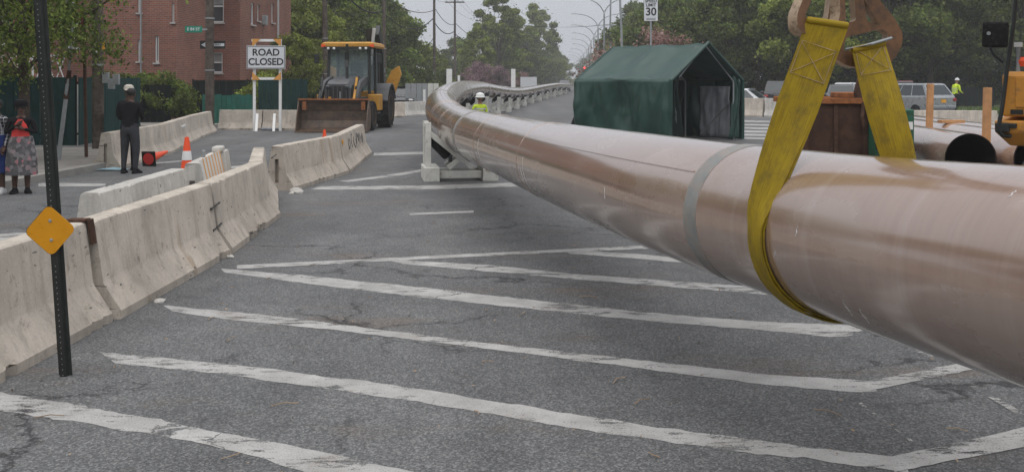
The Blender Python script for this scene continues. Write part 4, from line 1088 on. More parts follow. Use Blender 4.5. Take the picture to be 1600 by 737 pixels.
# ================================================================== SIGNS AND POLES
D_ = 37.4
e = empty('road_closed_sign', gnd(418, 205), 0, 'white road closed sign on a tall white timber frame', 'sign')
o0 = e.location
def L(px, py, d=D_): return at(px, py, d) - o0
for px in (397.5, 438): MB().bar(L(px, 205), L(px, 62), .10, .07).build('frame_leg', 'white_paint', e, bevel=.006)
for px in (404, 431): MB().bar(L(px, 205) + Vector((0, -.35, 0)), L(px - 2, 178), .09, .06).build('prop_leg', 'white_paint', e)
for py in (63.5, 123): MB().bar(L(394, py) + Vector((0, -.07, 0)), L(441, py) + Vector((0, -.07, 0)), .05, .09).build('cross_rail', 'white_paint', e)
for px, s in ((397.5, 1), (438, -1)):
    for py, t in ((63.5, 1), (123, -1)):
        p = L(px, py) + Vector((0, -.11, 0)); a = .24
        MB().prism([(-.05 * s, .05 * t), (a * s, .05 * t), (-.05 * s, -a * t)], .02, Matrix.Translation(p) @ Matrix.Rotation(R(90), 4, 'X')).build('corner_bracket', 'orange_wood', e)
c = (L(387, 72) + L(447, 108)) / 2 + Vector((0, -.13, 0)); W_ = 60 * D_ / FOC; H_ = 36 * D_ / FOC
pnl = MB().box(c, (W_, .03, H_)).build('sign_panel', 'sign_white', e, bevel=.006)
bw = .03
for q in ((0, H_ / 2 - bw, W_ - .04, .022), (0, -H_ / 2 + bw, W_ - .04, .022)): MB().box(c + Vector((q[0], -.018, q[1])), (q[2], .004, q[3])).build('border', 'grey_paint', pnl)
for q in (-1, 1): MB().box(c + Vector((q * (W_ / 2 - .03), -.018, 0)), (.022, .004, H_ - 2 * bw - .022)).build('border', 'grey_paint', pnl)
text('lettering', 'ROAD', .345, 'sign_black', pnl, c + Vector((0, -.02, .17)), sx=1.02)
text('lettering', 'CLOSED', .345, 'sign_black', pnl, c + Vector((0, -.02, -.17)), sx=1.0)
for k in range(3): MB().box(L(412 + k * 9, 204) + Vector((0, .2 - .05 * k, .05)), (.30, .2, .10)).build('sandbag', 'liner_grey', e, bevel=.04)

POLES = [(-11.1, 37.6, .17, 11), (-10.05, 55, .16, 11), (-9.0, 72, .16, 11.5), (-7.44, 98, .16, 11.5), (-6.42, 115, .16, 11.5), (-4.3, 150, .16, 11.5)]
def upole(x, y, r, h, label, arm=True, box=False):
    e = empty('utility_pole', (x, y, 0), 0, label, 'utility pole')
    mb = MB(); zs = [-.2, 1, 3, 5, 8, h]; mb.tube([(.015 * mnoise.noise(Vector((x, z, 0))), 0.01 * math.sin(z), z) for z in zs], [r, r * .97, r * .92, r * .86, r * .76, r * .7], 16); mb.build('pole_shaft', 'pole_wood', e, smooth=True)
    if arm:
        MB().box((0, -.16, h - .8), (2.2, .10, .12)).build('crossarm', 'pole_wood', e)
        for k in (-.9, -.35, .35, .9): MB().lathe([(.03, 0), (.05, .05), (.03, .10), (.045, .14), (.02, .17)], 8, (k, -.16, h - .74)).build('insulator', 'stone_sill', e)
    if box:
        MB().box((.0, -r - .08, 2.6), (.22, .16, .34)).build('junction_box', 'galvanised', e, bevel=.01)
    for z_ in (2.2, 4.1): MB().lathe([(r * 1.0 + .006, 0), (r * 1.0 + .006, .05)], 16, (0, 0, z_)).build('steel_band', 'galvanised', e)
    return e
PL = []
plabels = ['brown utility pole carrying the green street sign', 'utility pole rising left of the backhoe cab', 'utility pole rising behind the backhoe cab', 'utility pole with cables behind the pipe bend', 'slim utility pole just beyond the one behind the pipe bend', 'farthest utility pole with cross arm before the tall trees']
for (x, y, r, h), l in zip(POLES, plabels): PL.append(upole(x, y, r, h, l, box=(y in (72, 98))))
wp = upole(*gnd(153, 240)[:2], .145, 9.5, 'weathered utility pole with meter boxes on the corner pavement', arm=False)
for z_, x_ in ((1.9, .24), (1.75, .38), (1.86, .5)): MB().box((x_, -.1, z_), (.15, .12, .26)).build('meter_box', 'galvanised', wp, bevel=.01)
MB().box((.2, -.15, 2.7), (.06, .03, .18)).build('tag_plate', 'plate_amber', wp)
MB().lathe([(.035, 0), (.035, .01)], 12, (.04, -.15, 2.55), Vector((0, -1, 0))).build('pole_tag', 'white_paint', wp)
# street name sign and one way sign on the first pole
p0 = PL[0].location; zS = lambda py: CAMH - (py - 128) * 37.3 / FOC
ns = empty('street_name_sign', (p0.x, p0.y - .2, zS(46)), R(4), 'green street name sign reading E 84 St on the utility pole', 'sign')
MB().box((-.52, 0, 0), (.62, .012, .24)).build('sign_blade', 'sign_green', ns, bevel=.004); text('lettering', 'E 84 ST', .15, 'sign_white', ns, (-.52, -.010, 0), sx=1.0)
MB().box((-.14, .02, 0), (.2, .04, .06)).build('bracket', 'galvanised', ns)
ow = empty('one_way_sign', (p0.x + .04, p0.y + .24, zS(69.5)), 0, 'black one way sign behind the utility pole', 'sign')
ob = MB().box((0, 0, 0), (.94, .012, .30)).build('sign_blade', 'sign_black', ow, bevel=.004)
MB().prism([(-.43, 0), (-.25, .10), (-.25, .05), (.43, .05), (.43, -.05), (-.25, -.05), (-.25, -.10)], .003, Matrix.Translation((0, -.010, 0)) @ Matrix.Rotation(R(90), 4, 'X')).build('arrow', 'sign_white', ob)
MB().prism([(-.43, 0), (-.25, .10), (-.25, -.10)], .003, Matrix.Translation((0, -.0075, 0)) @ Matrix.Rotation(R(90), 4, 'X')).build('arrow_head', 'sign_white', ob)
text('lettering', 'ONE WAY', .095, 'sign_black', ob, (.08, -.0145, 0))
MB().box((0, -.05, 0), (.05, .1, .05)).build('bracket', 'galvanised', ow)
# parking sign on the corner
pb = gnd(135, 245, .13); e = empty('parking_sign', pb, 0, 'dark red parking sign on a thin dark post at the corner', 'sign')
MB().bar((0, 0, -.05), (-.06, 0, 3.25), .06, .05).build('post', 'rust', e)
sp = MB().box((-.17, -.04, 3.07), (.23, .008, .34)).build('sign_panel', 'sign_red', e, bevel=.004)
for z_, w_ in ((3.16, .15), (3.11, .12), (3.0, .14), (2.955, .10)): MB().box((-.17, -.047, z_), (w_, .003, .022)).build('print_line', 'sign_white', sp)
lb = gnd(91, 249, .13); tp = at(114, 35, lb.y); e = empty('leaning_pipe', lb, 0, 'rusty bent thin pole leaning over the corner pavement', 'pole')
mid = (tp - lb) * .55 + Vector((.03, 0, 0)); MB().tube([(0, 0, 0), mid * .35, mid], [.055, .05, .045], 8).build('lower_tube', 'galvanised', e, smooth=True)
MB().tube([mid * .8, mid * 1.18], [.06, .05], 8).build('sleeve', 'rust', e, smooth=True)
MB().tube([mid, (mid + (tp - lb)) / 2, tp - lb], [.028, .026, .02], 8).build('upper_tube', 'galvanised', e, smooth=True)
# overhead cables
def cable(p, q, sag, r, label, n=14):
    p, q = Vector(p), Vector(q); pts = [p.lerp(q, k / n) - Vector((0, 0, sag * 4 * (k / n) * (1 - k / n))) for k in range(n + 1)]
    o = MB().tube(pts, r, 6).build('overhead_cable', 'cable', smooth=True); return tag(o, label, 'cable', 'cables between the utility poles')
CZ = [7.6, 8.6, 6.75, 7.8, 7.4, 7.4]
for k in range(len(POLES) - 1):
    a, b = POLES[k], POLES[k + 1]
    cable((a[0] - .15, a[1] - .17, CZ[k]), (b[0] - .15, b[1] - .17, CZ[k + 1]), 1.1 if k in (1, 2) else .7, .045, 'thick black cable bundle sagging from pole to pole')
    cable((a[0] + .15, a[1] - .17, CZ[k] + .9), (b[0] + .15, b[1] - .17, CZ[k + 1] + .9), .6, .03, 'black telephone cable sagging above the thick bundle')
    for off in (-.9, .35, .9): cable((a[0] + off, a[1] - .1, a[3] - .6), (b[0] + off, b[1] - .1, b[3] - .6), .6, .012, 'thin power line strung between the pole arms')
cable((POLES[2][0], 71.8, 6.0), (POLES[3][0], 97.8, 6.1), 1.9, .03, 'slack lower cable drooping between the poles behind the backhoe')
a = POLES[5]
for off in (-.9, .35, .9): cable((a[0] + off, a[1], a[3] - .7), (22, 175, 12.5), 1.2, .02, 'thin line crossing high over the far street')

# street lamps down the median
def lamp(x, y, arms=2, h=9.2):
    e = empty('street_lamp', (x, y, 0), 0, 'tall grey street lamp with curved arms on the far median', 'street lamp', 'street lamps down the median')
    MB().tube([(0, 0, 0), (0, 0, .6), (0, 0, h - 1.6)], [.14, .11, .07], 10).build('lamp_post', 'galvanised', e, smooth=True)
    for s in ((-1, 1) if arms == 2 else (-1,)):
        pts = [Vector((s * (2.3 * (1 - math.cos(t))), 0, h - 1.6 + 1.6 * math.sin(t))) for t in [R(a) for a in range(0, 91, 15)]]
        am = MB().tube(pts, [.055 - .003 * k for k in range(7)], 8).build('lamp_arm', 'galvanised', e, smooth=True)
        q = pts[-1]; MB().loft([[q + Vector((s * a, b * w_, c * h_)) for b, c in ((-1, -.3), (1, -.3), (.7, 1), (-.7, 1))] for a, w_, h_ in ((-.05, .06, .05), (.15, .14, .09), (.5, .15, .08), (.68, .06, .04))]).build('lamp_head', 'galvanised', am, smooth=True)
lp = None
for k in range(11): lamp(8.1 + .0595 * 22 * k, 90 + 22 * k + (k > 5) * 6 * (k - 5))
for x_, y_, h_, l in ((955, 105, 13, 'plain grey mast standing right of the first street lamp'), (973, 78, 9.6, 'slim leaning grey mast left of the speed limit sign')):
    p = Vector(((x_ - 800) / FOC * y_, y_, 0)); e = empty('mast', p, 0, l, 'mast')
    MB().tube([(0, 0, 0), (-.1, 0, h_ * .6), (-.28 if y_ < 90 else 0, 0, h_)], [.11, .09, .07], 10).build('mast_shaft', 'galvanised', e, smooth=True)
    MB().tube([(-.28 if y_ < 90 else 0, 0, h_ - .3), (.9, 0, h_ + .1)], .03, 6).build('mast_arm', 'galvanised', e)
# traffic signal far off
p = Vector(((914 - 800) / FOC * 190, 190, 0)); e = empty('traffic_signal', p, 0, 'distant traffic signal showing red', 'traffic signal')
MB().tube([(0, .2, 0), (0, .2, 5)], .09, 8).build('signal_post', 'galvanised', e); hd = MB().box((-.1, 0, 4.0), (.42, .3, 1.2)).build('signal_head', 'sign_black', e)
MB().lathe([(.2, 0), (.2, .05), (.1, .09)], 12, (-.1, -.15, 4.38), Vector((0, -1, 0))).build('red_lens', 'signal_red', hd)
for z_ in (4.0, 3.62): MB().lathe([(.15, 0), (.15, .05)], 12, (-.1, -.15, z_), Vector((0, -1, 0))).build('dark_lens', 'dark_glass', hd)
# speed limit sign
d_ = 45.; p = Vector(((1017 - 800) / FOC * d_, d_, 0)); e = empty('speed_limit_sign', p, 0, 'white speed limit 30 sign on a post behind the green tent', 'sign')
MB().bar((0, .03, 0), (0, .03, 5.6), .07, .06).build('post', 'galvanised', e)
zc_ = CAMH + (128 - 15) * d_ / FOC; pn = MB().box((0, -.02, zc_), (.60, .012, 1.02)).build('sign_panel', 'sign_white', e, bevel=.003)
text('lettering', 'SPEED', .19, 'sign_black', pn, (0, -.03, zc_ + .36)); text('lettering', 'LIMIT', .19, 'sign_black', pn, (0, -.03, zc_ + .18)); text('lettering', '30', .48, 'sign_black', pn, (0, -.03, zc_ - .12))
for q in (-.40, -.45): MB().box((0, -.029, zc_ + q), (.4, .003, .018)).build('print_line', 'sign_black', pn)
# white marker posts in the pipe yard
for px, d_ in ((702, 62), (717, 66), (802, 80), (663, 64)):
    q = Vector(((px - 800) / FOC * d_, d_, 0)); hh = CAMH + (128 - (108 if px in (702, 802) else 118 if px == 717 else 140)) * d_ / FOC
    o = MB().box((0, 0, hh / 2), (.34 if px in (702, 802) else .16, .12, hh)).build('marker_post', 'white_paint', loc=q, bevel=.01); tag(o, 'white upright marker post standing behind the far pipe', 'post', 'white posts behind the pipe')
q = Vector(((826 - 800) / FOC * 150, 150, 0)); e = empty('far_sign', q, 0, 'small white sign board at the far end of the pipe', 'sign')
MB().box((0, 0, 1.75), (2.4, .05, 1.5)).build('sign_panel', 'sign_white', e); [MB().bar((s, .06, 0), (s, .06, 2.3), .08, .06).build('post', 'white_paint', e) for s in (-.9, .9)]

# ================================================================== BUILDINGS
U2 = Vector((STREET, 1, 0)).normalized(); V2 = Vector((U2.y, -U2.x, 0))
def wall_with_windows(name, p, dirv, length, h, wins, mat, parent, depth=.22, frame='trim_white', z0=0.0):
    """vertical wall panel with real openings; wins: (x0,x1,z0,z1). dirv along the wall, outside to the right of it"""
    nrm = Vector((dirv.y, -dirv.x, 0)); bm_v = []; mb = MB()
    xs = sorted({0, length} | {q for w_ in wins for q in w_[:2]}); zs = sorted({z0, h} | {q for w_ in wins for q in w_[2:4]})
    def P(x, z, o=0): return p + dirv * x + Vector((0, 0, z)) - nrm * o
    for a, b in zip(xs, xs[1:]):
        for c, d in zip(zs, zs[1:]):
            if any(w_[0] <= a and b <= w_[1] and w_[2] <= c and d <= w_[3] for w_ in wins): continue
            i = mb.add([P(a, c), P(b, c), P(b, d), P(a, d)]); mb.face((i, i + 1, i + 2, i + 3), 0, [(a, c), (b, c), (b, d), (a, d)])
    for (a, b, c, d) in [w_[:4] for w_ in wins]:
        for q in (((a, c), (a, d)), ((b, c), (b, d)), ((a, c), (b, c)), ((a, d), (b, d))):
            i = mb.add([P(*q[0]), P(*q[1]), P(*q[1], depth), P(*q[0], depth)]); mb.face((i, i + 1, i + 2, i + 3), 0, [(0, 0), (1, 0), (1, .2), (0, .2)])
    wo_ = mb.build(name, mat, parent)
    for w_ in wins:
        a, b, c, d = w_[:4]; st = w_[4] if len(w_) > 4 else 'sash'; fw = .07
        f = MB()
        for q in ((a, c, a + fw, d), (b - fw, c, b, d), (a + fw, d - fw, b - fw, d), (a + fw, c, b - fw, c + fw)) + (((a + fw, (c + d) / 2 - .035, b - fw, (c + d) / 2 + .035),) if st == 'sash' else ()):
            pts = [P(q[0], q[1], .08), P(q[2], q[1], .08), P(q[2], q[3], .08), P(q[0], q[3], .08)]; pts2 = [P(q[0], q[1], .16), P(q[2], q[1], .16), P(q[2], q[3], .16), P(q[0], q[3], .16)]
            f.loft([pts, pts2])
        wn_ = f.build('window', frame, parent)
        g = MB(); i = g.add([P(a + .01, c + .01, .14), P(b - .01, c + .01, .14), P(b - .01, d - .01, .14), P(a + .01, d - .01, .14)]); g.face((i, i + 1, i + 2, i + 3)); g.build('pane', 'window_glass', wn_)
        if st == 'sash':
            g = MB(); zt = d - (d - c) * .45; i = g.add([P(a + .05, zt, .135), P(b - .05, zt, .135), P(b - .05, d - .05, .135), P(a + .05, d - .05, .135)]); g.face((i, i + 1, i + 2, i + 3)); g.build('blind', 'curtain', wn_)
        s = MB(); s.bar(P(a - .06, c - .04, .04), P(b + .06, c - .04, .04), .26, .07); s.build('sill', 'stone_sill', wn_)
    return wo_
# apartment block 2 (two faces meet at the corner)
D2 = 50.0; corner = Vector(((375 - 800) / FOC * D2, D2, 0))
b2 = empty('brick_apartment_block', corner, 0, 'dark red brick block with white sash windows behind the road closed sign', 'building')
def loc(px, py, d=50.): return (px - 800) / FOC * d, CAMH - (py - 128) * d / FOC
wA = 3.9; dA = -V2; pA = Vector((0, 0, 0)) - V2 * 7.0
def wx2(px): return 7.0 - (corner.x - (px - 800) / FOC * 50.2)
HB = 9.5
wall_with_windows('wall', pA, V2, 7.0, HB, [(wx2(326), wx2(351), loc(0, 35.5)[1], loc(0, -16)[1]), (wx2(327), wx2(349), loc(0, 114)[1], loc(0, 81.5)[1]), (wx2(306), wx2(325.5), loc(0, 114)[1], loc(0, 81.5)[1]), (wx2(305), wx2(323), loc(0, 35.5)[1], loc(0, -16)[1]), (wx2(200), wx2(222), loc(0, 35)[1], loc(0, -16)[1])], 'brick_red', b2)
def ub(px):    # length along face B for a pixel column
    k = (px - 800) / FOC; return (k * corner.y - corner.x) / (U2.x - k * U2.y)
def zb(px, py): return CAMH - (py - 128) * (corner.y + ub(px) * U2.y) / FOC
wall_with_windows('wall', Vector((0, 0, 0)), U2, 9.0, HB, [(ub(392), ub(397.5), zb(395, 39), zb(395, 5), 'slot'), (ub(402), ub(406), zb(404, 33), zb(404, 8), 'slot'), (ub(407), ub(411.5), zb(409, 117), zb(409, 108), 'slot'), (ub(424), ub(428), zb(426, 36), zb(426, 6), 'slot')], 'brick_rose', b2)
q = U2 * ub(411) + V2 * .1 + Vector((0, 0, zb(411, 32))); MB().box(q, (.25, .35, .5)).build('vent_box', 'galvanised', b2, bevel=.03)
MB().tube([U2 * 6.2 + V2 * .08, U2 * 6.2 + V2 * .08 + Vector((0, 0, HB))], .06, 8).build('downpipe', 'trim_white', b2)
MB().prism([(0.25, -.25), (-9.0, -.25 + .5), (-8.6, 9.8), (.8, 9.2)], .35, z0=HB).build('roof', 'roof_dark', b2)
MB().loft([[pA, pA + U2 * 9, Vector((0, 0, 0)) + U2 * 9, U2 * 8.9 - V2 * .1, pA + U2 * .1 + V2 * .1], [pA + Vector((0, 0, HB)), pA + U2 * 9 + Vector((0, 0, HB)), U2 * 9 + Vector((0, 0, HB)), U2 * 8.9 - V2 * .1 + Vector((0, 0, HB)), pA + U2 * .1 + V2 * .1 + Vector((0, 0, HB))]], caps=False).build('rear_wall', 'brick_red', b2)
# apartment block 1
D1 = 46.0; c1 = Vector(((277 - 800) / FOC * D1, D1, 0)); b1 = empty('brick_apartment_block', c1, 0, 'rose brick block with narrow slit windows behind the leafy street tree', 'building')
def w1(px): return 16 - (c1.x - (px - 800) / FOC * (D1 + .2))
def z1(py): return CAMH - (py - 128) * D1 / FOC
wall_with_windows('wall', -V2 * 16, V2, 16.0, 9.5, [(w1(216), w1(222.5), z1(96), z1(62), 'slot'), (w1(243.5), w1(250), z1(98), z1(56), 'slot'), (w1(270.5), w1(274.5), z1(35), z1(5), 'slot'), (w1(216), w1(222.5), z1(20), z1(-20), 'slot'), (w1(120), w1(150), z1(96), z1(50)), (w1(40), w1(72), z1(96), z1(50))], 'brick_rose', b1)
wall_with_windows('wall', Vector((0, 0, 0)), U2, 8.0, 9.5, [], 'brick_rose', b1)
MB().prism([(.25, -.25), (-16.3, .7), (-15.8, 9), (.7, 8)], .35, z0=9.5).build('roof', 'roof_dark', b1)
MB().box((-2.9, -.12, z1(215)), (.5, .1, .9)).build('hatch', 'stone_sill', b1)
MB().box((-1.6, -.1, 4.5), (.06, .06, 8)).build('conduit', 'galvanised', b1)
# house on the near corner (behind the green screen fence)
h3 = empty('corner_house', Vector((-19.2, 34.0, 0)), R(-3), 'dark brick house with white porch railing behind the green fence', 'house')
wall_with_windows('wall', Vector((-9, 0, 0)), Vector((1, 0, 0)), 13.0, 6.5, [(2.0, 3.2, 3.0, 4.8), (5, 6.3, 3.0, 4.8), (8.6, 9.6, 1.6, 3.9, 'slot'), (10.6, 11.6, 3.0, 4.6)], 'brick_red', h3)
wall_with_windows('wall', Vector((4, 0, 0)), Vector((0, 1, 0)), 3.0, 6.5, [(1.0, 1.8, 3.0, 4.8)], 'brick_red', h3)
MB().loft([[Vector((-9.6, -.7, 6.5)), Vector((4.6, -.7, 6.5)), Vector((4.6, 3.6, 6.5)), Vector((-9.6, 3.6, 6.5))], [Vector((-8, 1.4, 7.6)), Vector((3, 1.4, 7.6)), Vector((3, 1.8, 7.6)), Vector((-8, 1.8, 7.6))]]).build('roof', 'roof_dark', h3)
MB().box((-1.5, -1.5, .85), (14.8, 3.0, 1.7)).build('porch', 'stone_sill', h3)
for k in range(14):
    x0_ = -8.6 + k * 1.04; rl = MB()
    rl.bar((x0_, -2.9, 1.75), (x0_, -2.9, 2.62), .05, .05)
    rl.bar((x0_ + .025, -2.9, 2.58), (x0_ + 1.0, -2.9, 2.58), .05, .05); rl.bar((x0_ + .025, -2.9, 1.80), (x0_ + 1.0, -2.9, 1.80), .04, .04)
    for j in range(3):
        a0 = x0_ + .08 + j * .31
        for z0_, z1_ in ((1.82, 2.19), (2.19, 2.56)):
            rl.bar((a0, -2.9, z0_), (a0 + .15, -2.9, z1_), .022, .022) if z0_ < 2 else rl.bar((a0 + .15, -2.9, z0_), (a0, -2.9, z1_), .022, .022)
            rl.bar((a0 + .29, -2.9, z0_), (a0 + .15, -2.9, z1_), .022, .022) if z0_ < 2 else rl.bar((a0 + .15, -2.9, z0_), (a0 + .29, -2.9, z1_), .022, .022)
    rl.build('railing_panel', 'trim_white', h3)
# far houses glimpsed through the left trees
for x_, y_, w_, h_, l in ((-24, 80, 12, 7, 'brick house half hidden behind the trees beyond the backhoe'), (-20, 108, 11, 7, 'brick house deeper among the trees on the left')):
    e = empty('brick_house', (x_, y_, 0), R(-3), l, 'house')
    wall_with_windows('wall', Vector((-w_ / 2, 0, 0)), Vector((1, 0, 0)), w_, h_, [(1, 2.2, 1.2, 2.9), (4, 5.2, 1.2, 2.9), (1, 2.2, 4.2, 5.8), (4, 5.2, 4.2, 5.8), (7.5, 8.7, 4.2, 5.8)], 'brick_rose', e)
    wall_with_windows('wall', Vector((w_ / 2, 0, 0)), Vector((0, 1, 0)), 9, h_, [(2, 3.2, 4.2, 5.8), (2, 3.2, 1.2, 2.9)], 'brick_rose', e)
    MB().loft([[Vector((-w_ / 2 - .4, -.4, h_)), Vector((w_ / 2 + .4, -.4, h_)), Vector((w_ / 2 + .4, 9.4, h_)), Vector((-w_ / 2 - .4, 9.4, h_))], [Vector((-w_ / 2 + 2, 4.3, h_ + 2.5)), Vector((w_ / 2 - 2, 4.3, h_ + 2.5)), Vector((w_ / 2 - 2, 4.7, h_ + 2.5)), Vector((-w_ / 2 + 2, 4.7, h_ + 2.5))]]).build('roof', 'roof_dark', e)

# ------------------------------------------------------------------ fences
def fence(p, q, h, mat, label, step=.16, post='fence_dark', z0=.12, ragged=0.0, rail=True, name='screen_fence'):
    p, q = Vector((p[0], p[1], z0)), Vector((q[0], q[1], z0)); d = q - p; Ln = d.length; d.normalize(); nrm = Vector((d.y, -d.x, 0))
    e = empty(name, p, 0, label, 'fence'); n_ = int(Ln / step); rr = random.Random(int(Ln * 100))
    for k in range(n_):
        a = d * (k * step); w_ = step - .012; hh = h + rr.uniform(-1, 1) * ragged; off = nrm * rr.uniform(-.008, .008)
        if k == 0 or ragged or k % 3 == 0: pass
        MB().loft([[a + off - nrm * .012, a + d * w_ + off - nrm * .012, a + d * w_ + off + nrm * .012, a + off + nrm * .012], [v_ + Vector((0, 0, hh)) for v_ in (a + off - nrm * .012, a + d * w_ + off - nrm * .012, a + d * w_ + off + nrm * .012, a + off + nrm * .012)]]).build('slat', mat, e)
    if rail:
        for z_ in (.3, h - .15): MB().bar(Vector((0, 0, z_)) - nrm * .045, d * Ln + Vector((0, 0, z_)) - nrm * .045, .06, .05).build('rail', post, e)
    k = 0.0
    while k < Ln: MB().bar(d * k - nrm * .10, d * k - nrm * .10 + Vector((0, 0, h + .05)), .07, .07).build('fence_post', post, e); k += 2.4
    return e
fence((-18.5, 27.6), (-11.5, 27.1), 1.80, 'fence_green', 'dark green screen fence along the corner house', step=.24)
fence((-11.48, 27.15), (-11.95, 33.0), 1.80, 'fence_green', 'return side of the green screen fence beside the side street', step=.24)
fence((-18.0, 42.6), (-13.9, 42.4), 1.55, 'fence_dark', 'black screen fence in front of the rose brick block', step=.3)
fence((-12.55, 41.5), (-10.3, 41.4), 1.15, 'fence_teal', 'low pale teal tarp fence behind the grey barrier', step=.20, ragged=.03)
fence((-13.8, 44.2), (-11.0, 44.0), 1.75, 'fence_dark', 'black fence panel behind the teal tarp', step=.3)
fence((-10.25, 41.4), (-8.2, 41.2), 1.78, 'fence_green', 'dark green slatted fence behind the road closed sign legs', step=.17)
fence((-8.1, 44.5), (-6.9, 48.5), 1.4, 'fence_teal', 'teal fence stretch beside the backhoe', step=.25)
# white panel wall and posts far left of the bend
e = empty('white_panel_wall', (-6.4, 66, 0), 0, 'pale panel enclosure standing beyond the backhoe', 'wall')
for k in range(6): MB().box((-.3 + k * .36, 0, .95), (.33, .08, 1.5)).build('panel', 'white_frame' if k > 3 else 'galvanised', e)
MB().box((.6, .1, .1), (2.4, .2, .2)).build('footing', 'kerb', e)

# ================================================================== TENT
tent = empty('shelter_tent', (5.9, 31, 0), 0, 'dark green tarp shelter tent open at its gable end', 'tent')
f = Vector((-.664, .748, 0)); g = Vector((.79, .613, 0)).normalized(); TL = 3.9; HW = 1.6; EV = 1.86; RG = 2.96
def tp_(s, t, z): return f * t + g * s + Vector((0, 0, z))
def tarp_surface(name, s_of, mat, n=26, m=14, bend=None):
    mb = MB(); ids = []
    for i in range(n + 1):
        ids.append(mb.add([s_of(i / n, j / m) for j in range(m + 1)]))
    for i in range(n):
        for j in range(m): mb.face((ids[i] + j, ids[i] + j + 1, ids[i + 1] + j + 1, ids[i + 1] + j))
    o = mb.build(name, mat, tent, smooth=True, angle=180); sm = o.modifiers.new('solid', 'SOLIDIFY'); sm.thickness = .012; return o
def wr(u, v_, amp): return amp * 1.5 * (mnoise.noise(Vector((u * 4 + v_ * 5, v_ * 2, 7.7))) * .6 + mnoise.noise(Vector((u * 7, v_ * 3, 1.3))) + .5 * mnoise.noise(Vector((u * 17, v_ * 8, 4))))
def roof_side(sg):
    def fn(u, v_):
        sag = -.11 * math.sin(math.pi * v_) * (abs(math.sin(math.pi * u * 2)) ** .7) 
        return tp_(sg * HW * v_ * 1.01, -.03 + u * (TL + .06), RG + (EV - RG) * v_ + sag + wr(u * 1.3, v_, .032))
    return fn
tarp_surface('roof_panel', roof_side(-1), 'tarp_green'); tarp_surface('roof_panel', roof_side(1), 'tarp_green')
def side(sg):
    def fn(u, v_):
        fold = .12 * math.sin(math.pi * v_) * (math.sin(u * 21 + 2 * v_) * .5 + math.sin(u * 9.0)) + .07 * (1 - abs(u - .5) * 4 if abs(u - .5) < .25 else 0) * math.sin(math.pi * v_) * -1
        ple = 0
        for c0 in (.5, .04, .96, .27, .76):
            dd = (u - c0) / (.03 + .16 * v_); ple += .045 * math.exp(-dd * dd) * math.cos(dd * 5.5) * min(1, v_ * 4)
        return tp_(sg * (HW * 1.01 + ple + fold + wr(u, v_, .03) * math.sin(math.pi * min(1, v_ * 2) / 2)), -.03 + u * (TL + .06), EV * (1 - v_) + .01)
    return fn
tarp_surface('side_wall', side(-1), 'tarp_green', 90, 20); tarp_surface('side_wall', side(1), 'tarp_green', 90, 20)
def back(u, v_):
    s = -HW + 2 * HW * u; top = RG - (RG - EV) * abs(s) / HW; return tp_(s, TL - .02 + wr(u, v_, .04), .02 + (top - .02) * (1 - v_))
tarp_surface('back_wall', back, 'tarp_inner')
for (s, t) in ((-1, 0), (1, 0), (-1, .5), (1, .5), (-1, 1), (1, 1)):
    MB().tube([tp_(s * (HW - .30), t * TL + (.06 if t == 0 else -.06 if t == 1 else 0), 0), tp_(s * (HW - .30), t * TL + (.06 if t == 0 else -.06 if t == 1 else 0), EV - .05)], .025, 8).build('frame_leg', 'galvanised', tent)
    MB().tube([tp_(s * (HW - .30), t * TL + (.06 if t == 0 else -.06 if t == 1 else 0), EV - .05), tp_(0, t * TL + (.06 if t == 0 else -.06 if t == 1 else 0), RG - .06)], .025, 8).build('rafter', 'galvanised', tent)
MB().tube([tp_(0, .06, RG - .07), tp_(0, TL - .06, RG - .07)], .025, 8).build('ridge_pole', 'galvanised', tent)
# hem rolled round the open gable
MB().tube([tp_(-HW - .02, -.03, 0.02), tp_(-HW - .02, -.04, EV * .5), tp_(-HW - .01, -.04, EV - .02), tp_(-HW / 2, -.05, (EV + RG) / 2), tp_(0, -.05, RG + .02), tp_(HW / 2, -.05, (EV + RG) / 2), tp_(HW + .01, -.04, EV - .02), tp_(HW + .02, -.04, EV * .5), tp_(HW + .02, -.03, .02)], .055, 10).build('hem', 'tarp_green', tent, smooth=True)
def curtain(sg, w_, mat, name):
    def fn(u, v_):
        s = sg * (HW - .06 - w_ * u * (.35 + .65 * abs(v_ - .25))); return tp_(s, .04 + .06 * math.sin(u * 14) * (1 - .3 * v_) + wr(u, v_, .05), .03 + (EV - .1 + (RG - EV) * (1 - abs(s) / HW) * .9) * (1 - v_))
    return tarp_surface(name, fn, mat, 20, 14)
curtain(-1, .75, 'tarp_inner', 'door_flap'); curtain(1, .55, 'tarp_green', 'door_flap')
def liner(u, v_): return tp_(HW - .22 + wr(u, v_, .04), .25 + u * (TL * .30), .05 + (EV - .25) * (1 - v_))
tarp_surface('inner_liner', liner, 'liner_grey')
MB().tube([tp_(.1, .35, .2), tp_(1.45, .3, 1.15)], .02, 6).build('brace', 'black_steel', tent)
MB().prism([(0, 0), (.42, 0), (.0, .8)], .03, Matrix.Translation(tp_(-HW, TL, 0.02)) @ Matrix(((f.x, 0, g.x, 0), (f.y, 0, g.y, 0), (0, 1, 0, 0), (0, 0, 0, 1)))).build('ground_flap', 'tarp_black', tent)
p_ = tp_(-HW - .035, .18, 1.18); lab = MB().box(p_, (.012, .2, .34), rot=Matrix.Rotation(math.atan2(f.y, f.x) - math.pi / 2, 3, 'Z')).build('label_patch', 'white_paint', tent)
MB().box(p_ + Vector((-.012, -.010, .03)), (.006, .09, .1), rot=Matrix.Rotation(math.atan2(f.y, f.x) - math.pi / 2, 3, 'Z')).build('print', 'sign_black', lab)

